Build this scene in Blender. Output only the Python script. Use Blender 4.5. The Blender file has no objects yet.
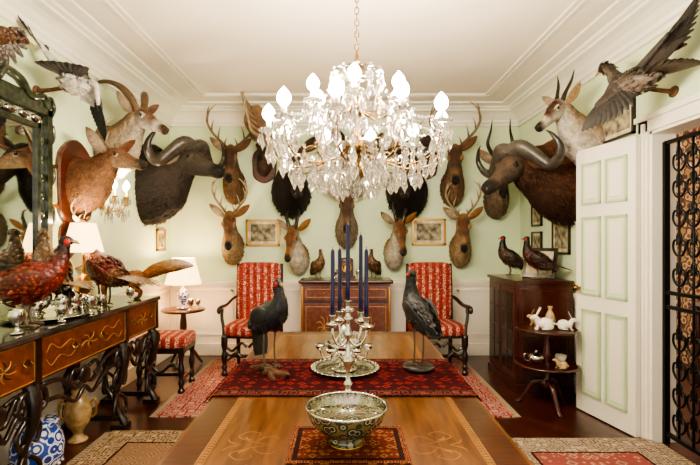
import bpy, math, random
from mathutils import Vector, Matrix
R=random.Random(7)
pi=math.pi
def lin(h):
    if not isinstance(h,str): return h
    h=h.lstrip('#'); o=[]
    for i in (0,2,4):
        c=int(h[i:i+2],16)/255; o.append(c/12.92 if c<=.04045 else ((c+.055)/1.055)**2.4)
    return tuple(o)
# ---------------------------------------------------------------- materials
def newmat(name):
    m=bpy.data.materials.new(name); m.use_nodes=True
    nt=m.node_tree; p=nt.nodes['Principled BSDF']; return m,nt,p
def N(nt,t,**k):
    n=nt.nodes.new(t)
    for a,b in k.items():
        if a in n.inputs.keys(): n.inputs[a].default_value=b
        else: setattr(n,a,b)
    return n
def ramp(nt,stops,interp='LINEAR'):
    r=nt.nodes.new('ShaderNodeValToRGB'); r.color_ramp.interpolation=interp
    e=r.color_ramp.elements
    while len(e)<len(stops): e.new(.5)
    for i,(p,c) in enumerate(stops):
        e[i].position=p; c=lin(c); e[i].color=(c[0],c[1],c[2],1)
    return r
def bumpit(nt,p,src,strength=.3,dist=.01):
    b=N(nt,'ShaderNodeBump'); b.inputs['Strength'].default_value=strength; b.inputs['Distance'].default_value=dist
    nt.links.new(src,b.inputs['Height']); nt.links.new(b.outputs[0],p.inputs['Normal'])
def mat(name,col,rough=.5,metal=0,var=0,vs=6,bump=0,bs=60,coat=0,emit=0,stretch=(1,1,1),c2=None,spec=.5):
    m,nt,p=newmat(name); c=lin(col)
    p.inputs['Base Color'].default_value=(*c,1); p.inputs['Roughness'].default_value=rough
    p.inputs['Metallic'].default_value=metal; p.inputs['Coat Weight'].default_value=coat
    p.inputs['Specular IOR Level'].default_value=spec
    p.inputs['Coat Roughness'].default_value=.12
    if emit: p.inputs['Emission Color'].default_value=(*c,1); p.inputs['Emission Strength'].default_value=emit
    if var or bump or c2:
        tc=N(nt,'ShaderNodeTexCoord'); mp=N(nt,'ShaderNodeMapping'); mp.inputs['Scale'].default_value=stretch
        nt.links.new(tc.outputs['Object'],mp.inputs[0])
        if var or c2:
            n=N(nt,'ShaderNodeTexNoise'); n.inputs['Scale'].default_value=vs; n.inputs['Detail'].default_value=6
            nt.links.new(mp.outputs[0],n.inputs['Vector'])
            a=tuple(x*(1-var) for x in c); b=lin(c2) if c2 else tuple(min(1,x*(1+var)) for x in c)
            r=ramp(nt,[(.35,a),(.65,b)]); nt.links.new(n.outputs[0],r.inputs[0]); nt.links.new(r.outputs[0],p.inputs['Base Color'])
        if bump:
            n=N(nt,'ShaderNodeTexNoise'); n.inputs['Scale'].default_value=bs; n.inputs['Detail'].default_value=4
            nt.links.new(mp.outputs[0],n.inputs['Vector']); bumpit(nt,p,n.outputs[0],bump)
    return m
def attrmat(name,kind):
    m,nt,p=newmat(name)
    a=N(nt,'ShaderNodeAttribute'); a.attribute_name='Col'
    tc=N(nt,'ShaderNodeTexCoord')
    if kind=='fur':
        n=N(nt,'ShaderNodeTexNoise'); n.inputs['Scale'].default_value=20; n.inputs['Detail'].default_value=8; n.inputs['Roughness'].default_value=.75
        nt.links.new(tc.outputs['Object'],n.inputs['Vector'])
        r=ramp(nt,[(.32,(.24,.23,.22)),(.7,(.76,.74,.72))]); fac=n.outputs[0]
        n2=N(nt,'ShaderNodeTexNoise'); n2.inputs['Scale'].default_value=70; n2.inputs['Detail'].default_value=6
        nt.links.new(tc.outputs['Object'],n2.inputs['Vector']); bumpit(nt,p,n2.outputs[0],.8,.02)
        p.inputs['Roughness'].default_value=.7; p.inputs['Specular IOR Level'].default_value=.3
    elif kind=='feather':
        v=N(nt,'ShaderNodeTexVoronoi'); v.inputs['Scale'].default_value=48
        nt.links.new(tc.outputs['Object'],v.inputs['Vector'])
        r=ramp(nt,[(.15,(.9,.9,.9)),(.45,(.22,.18,.16))]); fac=v.outputs['Distance']
        bumpit(nt,p,v.outputs['Distance'],.5,.01); p.inputs['Roughness'].default_value=.42
    elif kind=='plain':
        v=N(nt,'ShaderNodeTexNoise'); v.inputs['Scale'].default_value=40; v.inputs['Detail'].default_value=6
        nt.links.new(tc.outputs['Object'],v.inputs['Vector'])
        r=ramp(nt,[(.3,(.5,.48,.46)),(.65,(.95,.95,.95))]); fac=v.outputs[0]
        bumpit(nt,p,v.outputs[0],.4,.01); p.inputs['Roughness'].default_value=.5
    elif kind=='guinea':
        v=N(nt,'ShaderNodeTexVoronoi'); v.inputs['Scale'].default_value=85
        nt.links.new(tc.outputs['Object'],v.inputs['Vector'])
        r=ramp(nt,[(.1,(5,5,5)),(.2,(.7,.7,.7))]); fac=v.outputs['Distance']; p.inputs['Roughness'].default_value=.5
    else:
        w=N(nt,'ShaderNodeTexNoise'); w.inputs['Scale'].default_value=25
        nt.links.new(tc.outputs['Object'],w.inputs['Vector'])
        r=ramp(nt,[(.3,(.4,.4,.4)),(.7,(.85,.85,.85))]); fac=w.outputs[0]; bumpit(nt,p,fac,.4,.01); p.inputs['Roughness'].default_value=.35
    nt.links.new(fac,r.inputs[0])
    mx=N(nt,'ShaderNodeMix'); mx.data_type='RGBA'; mx.blend_type='MULTIPLY'; mx.inputs[0].default_value=1
    nt.links.new(a.outputs['Color'],mx.inputs[6]); nt.links.new(r.outputs[0],mx.inputs[7]); nt.links.new(mx.outputs[2],p.inputs['Base Color'])
    return m
FUR=attrmat('fur','fur'); FEA=attrmat('feathers','feather'); FPL=attrmat('smooth_feathers','plain'); GUI=attrmat('spotted_feathers','guinea'); HORN=attrmat('horn','horn')
EYE=mat('glass_eye','#0a0604',.05,coat=1); WATTLE=mat('red_wattle','#a81512',.6)
def rugmat(name,cols,sx,sy,border,bcol,scale=14,edge='#e5d5b8'):
    m,nt,p=newmat(name); tc=N(nt,'ShaderNodeTexCoord'); sp=N(nt,'ShaderNodeSeparateXYZ')
    nt.links.new(tc.outputs['Object'],sp.inputs[0])
    def mth(op,a,b=None):
        n=N(nt,'ShaderNodeMath',operation=op)
        for i,x in enumerate((a,b)):
            if x is None: continue
            if isinstance(x,(int,float)): n.inputs[i].default_value=x
            else: nt.links.new(x,n.inputs[i])
        return n.outputs[0]
    ax=mth('ABSOLUTE',sp.outputs[0]); ay=mth('ABSOLUTE',sp.outputs[1])
    d=mth('MINIMUM',mth('SUBTRACT',sx/2,ax),mth('SUBTRACT',sy/2,ay))
    cm=N(nt,'ShaderNodeCombineXYZ'); nt.links.new(ax,cm.inputs[0]); nt.links.new(ay,cm.inputs[1])
    v=N(nt,'ShaderNodeTexVoronoi',distance='MANHATTAN'); v.inputs['Scale'].default_value=scale; v.inputs['Randomness'].default_value=.55
    nt.links.new(cm.outputs[0],v.inputs['Vector'])
    r=ramp(nt,[(0,cols[2]),(.16,cols[0]),(.42,cols[1]),(.55,cols[0]),(.7,cols[3])],'CONSTANT')
    nt.links.new(v.outputs['Distance'],r.inputs[0])
    r2=ramp(nt,[(0,edge),(.12,bcol),(.25,edge),(.4,bcol),(.8,edge)],'CONSTANT')
    v2=N(nt,'ShaderNodeTexVoronoi',distance='CHEBYCHEV'); v2.inputs['Scale'].default_value=scale*1.6; v2.inputs['Randomness'].default_value=.3
    nt.links.new(cm.outputs[0],v2.inputs['Vector']); nt.links.new(v2.outputs['Distance'],r2.inputs[0])
    mx=N(nt,'ShaderNodeMix'); mx.data_type='RGBA'
    nt.links.new(mth('LESS_THAN',d,border),mx.inputs[0]); nt.links.new(r.outputs[0],mx.inputs[6]); nt.links.new(r2.outputs[0],mx.inputs[7])
    mx2=N(nt,'ShaderNodeMix'); mx2.data_type='RGBA'; a=mth('COMPARE',d,border); nt.nodes[-1].inputs[2].default_value=.008
    nt.links.new(a,mx2.inputs[0]); nt.links.new(mx.outputs[2],mx2.inputs[6]); mx2.inputs[7].default_value=(*lin('#2a1512'),1)
    n=N(nt,'ShaderNodeTexNoise'); n.inputs['Scale'].default_value=120; nt.links.new(tc.outputs['Object'],n.inputs['Vector'])
    bumpit(nt,p,n.outputs[0],.4); p.inputs['Roughness'].default_value=.95; p.inputs['Specular IOR Level'].default_value=.1
    nt.links.new(mx2.outputs[2],p.inputs['Base Color']); return m
def stripemat(name):
    m,nt,p=newmat(name); tc=N(nt,'ShaderNodeTexCoord'); mp=N(nt,'ShaderNodeMapping'); nt.links.new(tc.outputs['Object'],mp.inputs[0])
    w=N(nt,'ShaderNodeTexWave',wave_type='BANDS',bands_direction='X'); w.inputs['Scale'].default_value=3.9; w.inputs['Distortion'].default_value=0
    nt.links.new(mp.outputs[0],w.inputs['Vector'])
    v=N(nt,'ShaderNodeTexVoronoi'); v.inputs['Scale'].default_value=32; nt.links.new(mp.outputs[0],v.inputs['Vector'])
    r1=ramp(nt,[(0,'#7c221c'),(.3,'#d4a490'),(.5,'#9a4a3c')],'CONSTANT'); nt.links.new(v.outputs['Distance'],r1.inputs[0])
    r2=ramp(nt,[(0,'#b87464'),(.22,'#74160f'),(.55,'#8e2a22')],'CONSTANT'); nt.links.new(v.outputs['Distance'],r2.inputs[0])
    st=ramp(nt,[(0,(0,0,0)),(.42,(1,1,1))],'CONSTANT'); nt.links.new(w.outputs[0],st.inputs[0])
    mx=N(nt,'ShaderNodeMix'); mx.data_type='RGBA'; nt.links.new(st.outputs[0],mx.inputs[0])
    nt.links.new(r1.outputs[0],mx.inputs[6]); nt.links.new(r2.outputs[0],mx.inputs[7]); nt.links.new(mx.outputs[2],p.inputs['Base Color'])
    p.inputs['Roughness'].default_value=.85; return m
def vormat(name,stops,scale,rough=.3,coat=0,metal=0,randomness=1):
    m,nt,p=newmat(name); tc=N(nt,'ShaderNodeTexCoord'); v=N(nt,'ShaderNodeTexVoronoi'); v.inputs['Scale'].default_value=scale
    v.inputs['Randomness'].default_value=randomness
    nt.links.new(tc.outputs['Object'],v.inputs['Vector']); r=ramp(nt,stops,'CONSTANT'); nt.links.new(v.outputs['Distance'],r.inputs[0])
    nt.links.new(r.outputs[0],p.inputs['Base Color']); p.inputs['Roughness'].default_value=rough; p.inputs['Coat Weight'].default_value=coat; p.inputs['Metallic'].default_value=metal
    return m
WALL=mat('wall_green_paint','#d2e1bd',.8,var=.03,vs=2,bump=.03,bs=200)
WHITE=mat('white_trim_paint','#ebe5d6',.45)
CEIL=mat('ceiling_paint','#e8ddcd',.85,var=.03,vs=1.5)
WOODD=mat('dark_carved_wood','#1a0d08',.28,var=.3,vs=20,coat=.4)
MAH=mat('mahogany','#451a0d',.3,var=.35,vs=7,coat=.5,stretch=(1,1,6))
MAHR=mat('reddish_cabinet_wood','#3c140b',.28,var=.35,vs=9,coat=.5,stretch=(4,1,1))
TABLE=mat('table_walnut_veneer','#4e280e',.28,c2='#74481f',vs=5,coat=.5,stretch=(9,1,1))
TABLE2=mat('table_crossband','#3b1a0b',.28,c2='#502811',vs=8,coat=.5,stretch=(1,9,1))
INLAY=mat('light_inlay','#9a6c34',.35,var=.15,vs=30,coat=.4)
INLAYD=mat('satinwood_marquetry','#5c2c12',.3,var=.35,vs=25,coat=.5)
GOLD=mat('gilt','#c79a4e',.3,metal=1,bump=.2)
BRASS=mat('brass','#8a6a3a',.25,metal=1)
SILVER=mat('silver','#d6d4cc',.12,metal=1,bump=.15,bs=40)
MARBLE=mat('dark_marble','#191715',.12,c2='#3a3632',vs=9,coat=.6)
IRON=mat('black_iron','#0d0c0c',.4,metal=.6)
NAVY=mat('navy_candle_wax','#12154a',.35)
FABRIC=stripemat('red_striped_upholstery')
PORC=mat('white_porcelain','#e2dccd',.15,coat=.5); TAN=mat('tan_porcelain','#a88a5e',.2,coat=.5,var=.3,vs=30)
BLUEW=vormat('blue_white_porcelain',[(0,'#d8dae4'),(.3,'#1f3a8a'),(.48,'#cfd4e4'),(.6,'#2a4aa0')],16,.12,.6)
BOWLM=vormat('famille_rose_porcelain',[(0,'#7a2228'),(.2,'#1c3528'),(.36,'#90896c'),(.46,'#1c3528'),(.62,'#6a5c38')],34,.1,.8)
MIRR=mat('mirror_glass','#d5dad6',.03,metal=1)
SHADE=mat('lit_cream_shade','#ffd493',.8,emit=2.0)
BULB=mat('lit_bulb','#ffeccc',.3,emit=60)
CREAM=mat('cream_paper','#ded6bc',.8,c2='#a89a78',vs=14)
ETCH=mat('etching_print','#a89f82',.7,c2='#4a4436',vs=18)
PASTEL=mat('green_frame_mat','#7a8a5a',.6,c2='#c8bf98',vs=10)
BARK=mat('driftwood','#5a3c26',.85,var=.5,vs=20,bump=.8,bs=30)
LEG=mat('bird_leg','#5a4c38',.6)
def crystal_mat():
    m,nt,p=newmat('cut_crystal'); nt.nodes.remove(p); out=nt.nodes['Material Output']
    t=N(nt,'ShaderNodeBsdfTransparent'); g=N(nt,'ShaderNodeBsdfGlossy'); g.inputs['Roughness'].default_value=.04
    g.inputs['Color'].default_value=(1,.97,.92,1); t.inputs['Color'].default_value=(.92,.92,.92,1)
    rf=N(nt,'ShaderNodeBsdfRefraction'); rf.inputs['IOR'].default_value=1.6; rf.inputs['Roughness'].default_value=.01; rf.inputs['Color'].default_value=(.94,.94,.95,1)
    mt=N(nt,'ShaderNodeMixShader'); mt.inputs[0].default_value=.6; nt.links.new(t.outputs[0],mt.inputs[1]); nt.links.new(rf.outputs[0],mt.inputs[2])
    f=N(nt,'ShaderNodeFresnel'); f.inputs['IOR'].default_value=1.8
    mx=N(nt,'ShaderNodeMixShader'); nt.links.new(f.outputs[0],mx.inputs[0]); nt.links.new(mt.outputs[0],mx.inputs[1]); nt.links.new(g.outputs[0],mx.inputs[2])
    tr=N(nt,'ShaderNodeBsdfTranslucent'); tr.inputs[0].default_value=(1,.98,.95,1)
    m2=N(nt,'ShaderNodeMixShader'); m2.inputs[0].default_value=.02; nt.links.new(mx.outputs[0],m2.inputs[1]); nt.links.new(tr.outputs[0],m2.inputs[2])
    nt.links.new(m2.outputs[0],out.inputs[0]); return m
CRY=crystal_mat()
# ---------------------------------------------------------------- builder
def cat(P,sub):
    if len(P)<3 or sub<=1: return [tuple(p) for p in P]
    out=[]
    for i in range(len(P)-1):
        a=P[max(i-1,0)];b=P[i];c=P[i+1];d=P[min(i+2,len(P)-1)]
        for k in range(sub):
            t=k/sub
            out.append(tuple(.5*(2*y+(z-x)*t+(2*x-5*y+4*z-w)*t*t+(3*y-x-3*z+w)*t**3) for x,y,z,w in zip(a,b,c,d)))
    out.append(tuple(P[-1])); return out
class B:
    def __init__(s): s.v=[];s.f=[];s.fm=[];s.fs=[];s.c=[];s.mats=[];s.M=Matrix()
    def mi(s,m):
        if m not in s.mats: s.mats.append(m)
        return s.mats.index(m)
    def add(s,V,F,m,smooth=True,C=None):
        o=len(s.v); s.v+=[tuple(s.M@Vector(p)) for p in V]; s.c+=C if C else [(1,1,1)]*len(V)
        k=s.mi(m)
        for f in F: s.f.append([o+i for i in f]); s.fm.append(k); s.fs.append(smooth)
    def box(s,x0,x1,y0,y1,z0,z1,m):
        V=[(x,y,z) for x in(x0,x1) for y in(y0,y1) for z in(z0,z1)]
        s.add(V,[(0,1,3,2),(4,6,7,5),(0,4,5,1),(2,3,7,6),(0,2,6,4),(1,5,7,3)],m,False)
    def ringmesh(s,rings,m,C=None,smooth=True,cap=True):
        n=len(rings[0]); V=[];F=[];CC=[]
        for i,r in enumerate(rings):
            V+=r; CC+= C[i] if C else [(1,1,1)]*n
        for i in range(len(rings)-1):
            for j in range(n):
                k=(j+1)%n; F.append((i*n+j,i*n+k,(i+1)*n+k,(i+1)*n+j))
        if cap:
            for i,rev in((0,True),(len(rings)-1,False)):
                f=[i*n+j for j in range(n)]; F.append(tuple(f[::-1] if rev else f))
        s.add(V,F,m,smooth,CC)
    def loft(s,rings,m=None,n=18,sub=4,side=(0,1,0),jit=0,hair=None):
        # ring: x,y,z,hw,hh,ctop,cbot ; hair=(count,length,width,lift,droop)
        m=m or FUR; P=[]
        for r in rings:
            c1=lin(r[5]); c2=lin(r[6]) if len(r)>6 else c1
            P.append(tuple(r[:5])+tuple(c1)+tuple(c2))
        P=cat(P,sub); RR=[];CC=[];TT=[]; S0=Vector(side)
        for i,p in enumerate(P):
            a=Vector(P[max(i-1,0)][:3]); b=Vector(P[min(i+1,len(P)-1)][:3]); T=(b-a).normalized()
            S=(S0-T*S0.dot(T)).normalized(); U=T.cross(S); ring=[];col=[]
            hw=max(p[3],.0008); hh=max(p[4],.0008)
            for j in range(n):
                t=2*pi*j/n; k=1+(R.uniform(-jit,jit) if jit else 0)
                ring.append(tuple(Vector(p[:3])+S*math.cos(t)*hw*k+U*math.sin(t)*hh*k))
                w=.5+.5*math.sin(t); w=w*w*(3-2*w)
                col.append(tuple(max(0,p[8+q]*(1-w)+p[5+q]*w) for q in range(3)))
            RR.append(ring);CC.append(col);TT.append((T,Vector(p[:3])))
        s.ringmesh(RR,m,CC)
        if hair:
            cnt,L,wd,lift,droop=hair; wts=[math.dist(r[0],r[n//2])+math.dist(r[n//4],r[3*n//4]) for r in RR[1:-1]]
            idx=R.choices(range(1,len(RR)-1),weights=wts,k=cnt)
            for i in idx:
                j=R.randrange(n); f=R.random(); g=R.random(); i2=min(i+1,len(RR)-1)
                p=Vector(RR[i][j]).lerp(Vector(RR[i][(j+1)%n]),f).lerp(Vector(RR[i2][j]),g)
                T,c=TT[i]; nn=(p-c); nn=(nn-T*nn.dot(T)).normalized()
                d=(-T+nn*lift+Vector((0,0,-droop))+Vector((R.uniform(-.25,.25),R.uniform(-.25,.25),R.uniform(-.25,.25)))).normalized()*L*R.uniform(.7,1.3)
                k=R.uniform(.7,1.35); cc=tuple(min(1,x*k) for x in CC[i][j])
                s.blade(p,p+d,nn,wd,m,cc,cc,seg=2,wt=.1,bend=L*.12)
    def tube(s,pts,rad,m,n=8,sub=4,c='#ffffff',c2=None,rib=0,ribn=20,flat=1):
        if not isinstance(rad,(list,tuple)): rad=[rad]*len(pts)
        P=cat([tuple(p)+(r,) for p,r in zip(pts,rad)],sub); RR=[];CC=[]; c=lin(c); c2=lin(c2) if c2 else c
        pn=None
        for i,p in enumerate(P):
            a=Vector(P[max(i-1,0)][:3]); b=Vector(P[min(i+1,len(P)-1)][:3]); T=(b-a)
            T=T.normalized() if T.length>1e-9 else Vector((0,0,1))
            if pn is None: pn=T.orthogonal().normalized()
            pn=(pn-T*pn.dot(T)).normalized(); bn=T.cross(pn); f=i/(len(P)-1)
            r=max(p[3],.0006)*(1+rib*math.sin(f*ribn*2*pi)*(1-f))
            RR.append([tuple(Vector(p[:3])+pn*math.cos(2*pi*j/n)*r+bn*math.sin(2*pi*j/n)*r*flat) for j in range(n)])
            CC.append([tuple(x*(1-f)+y*f for x,y in zip(c,c2))]*n)
        s.ringmesh(RR,m,CC)
    def lathe(s,prof,m,n=24,at=(0,0,0),sm=True,sub=1,cap=True):
        prof=cat([tuple(p) for p in prof],sub)
        RR=[[(at[0]+max(r,.0005)*math.cos(2*pi*j/n),at[1]+max(r,.0005)*math.sin(2*pi*j/n),at[2]+z) for j in range(n)] for r,z in prof]
        s.ringmesh(RR,m,None,sm,cap)
    def sbox(s,c,h,m,e=.3,n=20,k=12,C=None):
        def pw(v): return math.copysign(abs(v)**e,v)
        RR=[]
        for i in range(k+1):
            a=-pi/2+pi*i/k; ca=pw(math.cos(a)) if abs(math.cos(a))>1e-6 else 0
            RR.append([(c[0]+h[0]*max(ca,.002)*pw(math.cos(2*pi*j/n)),c[1]+h[1]*max(ca,.002)*pw(math.sin(2*pi*j/n)),c[2]+h[2]*pw(math.sin(a))) for j in range(n)])
        s.ringmesh(RR,m,[[lin(C)]*n]*(k+1) if C else None)
    def ell(s,c,h,m,C=None,n=14,k=8): s.sbox(c,h,m,1,n,k,C)
    def blade(s,p0,p1,nrm,w,m,c0,c1,bend=0,seg=5,wt=.15):
        p0=Vector(p0);p1=Vector(p1);T=(p1-p0);S=T.cross(Vector(nrm)).normalized();U=Vector(nrm).normalized();c0=lin(c0);c1=lin(c1)
        V=[];C=[];F=[]
        for i in range(seg+1):
            f=i/seg; ww=w*(.45+.55*math.sin(min(f*1.7,1)*pi/2)) if f<.75 else w*(1-(f-.75)/.25*(1-wt))
            q=p0+T*f+U*bend*math.sin(f*pi)
            for a,u in((-.5,0),(0,.12*w),(.5,0)): V.append(tuple(q+S*ww*a+U*u)); C.append(tuple(x*(1-f)+y*f for x,y in zip(c0,c1)))
        for i in range(seg):
            for j in(0,1): F.append((i*3+j,i*3+j+1,i*3+j+4,i*3+j+3))
        s.add(V,F,m,True,C)
    def crystal(s,p,L,w,n=6):
        x,y,z=p; V=[(x,y,z)]+[(x+w*math.cos(2*pi*j/n),y+w*math.sin(2*pi*j/n),z-L*.62) for j in range(n)]+[(x,y,z-L)]
        F=[(0,1+j,1+(j+1)%n) for j in range(n)]+[(n+1,1+(j+1)%n,1+j) for j in range(n)]
        s.add(V,F,CRY,False)
    def bead(s,p,r):
        x,y,z=p; V=[(x,y,z+r),(x+r,y,z),(x,y+r,z),(x-r,y,z),(x,y-r,z),(x,y,z-r)]
        s.add(V,[(0,1,2),(0,2,3),(0,3,4),(0,4,1),(5,2,1),(5,3,2),(5,4,3),(5,1,4)],CRY,False)
    def done(s,name,loc=(0,0,0),rz=0,sc=1,bevel=0,tilt=None):
        me=bpy.data.meshes.new(name); me.from_pydata([tuple(c*sc for c in p) for p in s.v],[],s.f)
        for m in s.mats: me.materials.append(m)
        me.polygons.foreach_set('material_index',s.fm); me.polygons.foreach_set('use_smooth',s.fs)
        at=me.color_attributes.new('Col','FLOAT_COLOR','POINT')
        fl=[]
        for c in s.c: fl+=[c[0],c[1],c[2],1]
        at.data.foreach_set('color',fl); me.update()
        o=bpy.data.objects.new(name,me); bpy.context.collection.objects.link(o)
        o.location=loc; o.rotation_euler=tilt if tilt else (0,0,rz)
        if bevel:
            b=o.modifiers.new('bevel','BEVEL'); b.width=bevel; b.segments=2; b.limit_method='ANGLE'; b.angle_limit=1.0
        return o
def bx(name,x0,x1,y0,y1,z0,z1,m,bevel=0):
    b=B(); cx,cy,cz=(x0+x1)/2,(y0+y1)/2,(z0+z1)/2
    b.box(x0-cx,x1-cx,y0-cy,y1-cy,z0-cz,z1-cz,m); return b.done(name,(cx,cy,cz),bevel=bevel)
W=2.18; BK=5.6; H=3.05; FR=-1.2
DY0,DY1,DH=2.25,3.2,2.2
# ---------------------------------------------------------------- room
def floormat():
    m,nt,p=newmat('dark_parquet'); tc=N(nt,'ShaderNodeTexCoord')
    mp=N(nt,'ShaderNodeMapping'); mp.inputs['Rotation'].default_value=(0,0,pi/4); nt.links.new(tc.outputs['Object'],mp.inputs[0])
    br=N(nt,'ShaderNodeTexBrick'); br.inputs['Scale'].default_value=1; br.inputs['Brick Width'].default_value=.5; br.inputs['Row Height'].default_value=.09
    br.inputs['Mortar Size'].default_value=.003
    br.inputs['Color1'].default_value=(*lin('#32130a'),1); br.inputs['Color2'].default_value=(*lin('#4a1e14'),1); br.inputs['Mortar'].default_value=(*lin('#150805'),1)
    nt.links.new(mp.outputs[0],br.inputs[0]); nt.links.new(br.outputs[0],p.inputs['Base Color']); p.inputs['Roughness'].default_value=.28; p.inputs['Coat Weight'].default_value=.3
    return m
bx('floor',-W-.15,4.2,FR,BK+.15,-.1,0,floormat())
bx('ceiling',-W-.15,4.2,FR,BK+.15,H,H+.1,CEIL)
bx('wall_back',-W-.15,W+.15,BK,BK+.15,0,H,WALL)
bx('wall_left',-W-.15,-W,FR,BK,0,H,WALL)
b=B(); b.box(W,W+.15,FR,DY0,0,H,WALL); b.box(W,W+.15,DY1,BK,0,H,WALL); b.box(W,W+.15,DY0,DY1,DH,H,WALL); b.done('wall_right')
HALL=vormat('hall_wallpaper',[(0,'#7a3e24'),(.3,'#b88f60'),(.5,'#4a2014'),(.7,'#98703f')],12,.8)
bx('wall_hall',3.9,4.0,FR,BK,0,H,HALL)
prof=[(0,2.84),(.03,2.84),(.035,2.87),(.055,2.88),(.06,2.91),(.085,2.93),(.11,2.955),(.15,2.975),(.2,2.985),(.2,3.005),(.23,3.012),(.24,3.03),(.34,3.035),(.345,3.05),(0,3.05)]
def cornice(name,f,a,c):
    b=B(); n=len(prof); V=[f(d,z,a) for d,z in prof]+[f(d,z,c) for d,z in prof]
    F=[(i,(i+1)%n,n+(i+1)%n,n+i) for i in range(n)]; b.add(V,F,WHITE,False); return b.done(name)
cornice('trim_1',lambda d,z,t:(t,BK-d,z),-W,W)
cornice('trim_2',lambda d,z,t:(-W+d,t,z),FR,BK)
cornice('trim_3',lambda d,z,t:(W-d,t,z),FR,BK)
b=B()
for d in(.55,.6):
    b.box(-W+d,W-d,BK-d-.025,BK-d,H-.012,H,WHITE); b.box(-W+d,-W+d+.025,FR,BK-d,H-.012,H,WHITE); b.box(W-d-.025,W-d,FR,BK-d,H-.012,H,WHITE)
b.done('trim_4')
def wains(name,f,a,c,skip=None):
    b=B()
    def bb(d0,d1,t0,t1,z0,z1):
        p=f(d0,t0); q=f(d1,t1); b.box(min(p[0],q[0]),max(p[0],q[0]),min(p[1],q[1]),max(p[1],q[1]),z0,z1,WHITE)
    bb(0,.012,a,c,.0,.9); bb(0,.045,a,c,.89,.93); bb(0,.03,a,c,.86,.89)
    n=max(1,int((c-a)/.8)); w=(c-a)/n
    for i in range(n):
        l=a+i*w+.08; r=a+(i+1)*w-.08
        for z in(.25,.79): bb(.012,.024,l,r,z,z+.025)
        for t in(l,r-.025): bb(.012,.024,t,t+.025,.25,.815)
    b.done(name)
wains('trim_5',lambda d,t:(t,BK-d),-W,W); wains('trim_6',lambda d,t:(-W+d,t),FR,BK); wains('trim_7',lambda d,t:(W-d,t),DY1+.12,BK)
bx('baseboard_back',-W,W,BK-.035,BK,0,.15,WHITE,.006); bx('baseboard_left',-W,-W+.035,FR,BK-.04,0,.15,WHITE,.006); bx('baseboard_right',W-.035,W,DY1+.12,BK-.04,0,.15,WHITE,.006)
b=B()
for y0,y1 in((DY1,DY1+.1),(DY0-.1,DY0)):
    b.box(W-.03,W,y0,y1,0,DH+.1,WHITE); b.box(W-.045,W,y0+.02,y1-.05,0,DH+.06,WHITE)
b.box(W-.03,W,DY0-.1,DY1+.1,DH,DH+.1,WHITE); b.box(W-.05,W,DY0-.12,DY1+.12,DH+.08,DH+.12,WHITE)
b.box(W-.01,W+.16,DY1-.02,DY1,0,DH,WHITE); b.box(W-.01,W+.16,DY0,DY0+.02,0,DH,WHITE); b.box(W-.01,W+.16,DY0,DY1,DH-.02,DH,WHITE)
b.done('trim_8')
# door leaf
b=B(); DW=.6
GR=mat('door_panel_green','#cfdcba',.45); GR2=mat('door_moulding_green','#b4c69e',.45)
b.box(0,DW,-.02,.02,.01,2.18,WHITE)
for z0,z1 in((.16,.86),(.98,1.62),(1.72,2.06)):
    for x0,x1 in((.07,.275),(.325,.53)):
        for s in(-1,1):
            ya,yb=(-.024,-.02) if s<0 else (.02,.024)
            b.box(x0,x1,ya,yb,z0,z1,GR)
            ya,yb=(-.034,-.02) if s<0 else (.02,.034)
            for q in((x0,x1,z0,z0+.018),(x0,x1,z1-.018,z1),(x0,x0+.018,z0,z1),(x1-.018,x1,z0,z1)): b.box(q[0],q[1],ya,yb,q[2],q[3],GR2)
            b.box(x0+.045,x1-.045,ya*.9 if s<0 else .02,-.02 if s<0 else yb*.9,z0+.045,z1-.045,WHITE)
for s in(-1,1): b.ell((DW-.05,s*.065,1.03),(.026,.026,.026),BRASS); b.tube([(DW-.05,0,1.03),(DW-.05,s*.06,1.03)],.01,BRASS,sub=1)
b.box(DW,DW+.004,-.012,.012,.96,1.1,BRASS)
b.done('door_1',(2.11,3.24,0),rz=math.atan2(.56,-.12))
# iron gate
b=B(); gy0,gy1=DY0+.03,DY1-.03
for y in(gy0,gy1): b.box(-.018,.018,y-.018,y+.018,.0,2.12,IRON)
for z in(.06,.95,1.05,2.1): b.box(-.014,.014,gy0,gy1,z,z+.025,IRON)
nb=7
for i in range(1,nb):
    y=gy0+(gy1-gy0)*i/nb; b.tube([(0,y,.06),(0,y,2.1)],.009,IRON,6,1)
    for z in(.2,.38,.56,.76,1.2,1.4,1.6,1.8,1.98):
        for s in(-1,1):
            b.tube([(0,y+s*.004,z-.08),(0,y+s*.03,z-.07),(0,y+s*.055,z-.03),(0,y+s*.05,z+.02),(0,y+s*.025,z+.03),(0,y+s*.02,z+.005),(0,y+s*.032,z-.005)],[.008,.008,.008,.008,.007,.006,.004],IRON,5,3)
            b.tube([(0,y+s*.004,z),(0,y+s*.02,z+.05),(0,y+s*.006,z+.085)],[.008,.008,.004],IRON,5,3)
b.done('iron_gate',(W+.08,0,0))
b=B(); b.box(-.03,0,-.35,.35,-.45,.45,GOLD); b.box(-.035,-.03,-.28,.28,-.38,.38,ETCH); b.done('hall_painting',(3.9,3.9,1.7))
b=B(); b.box(-.2,.2,-.5,.5,.78,.82,MAH)
for x in(-.17,.17):
    for y in(-.46,.46): b.lathe([(.02,0),(.03,.1),(.018,.3),(.035,.55),(.02,.78)],MAH,12,(x,y,0),sub=3)
b.box(-.17,.17,-.46,.46,.66,.78,MAH); b.done('hall_console_table',(3.66,4.0,0))
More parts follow.
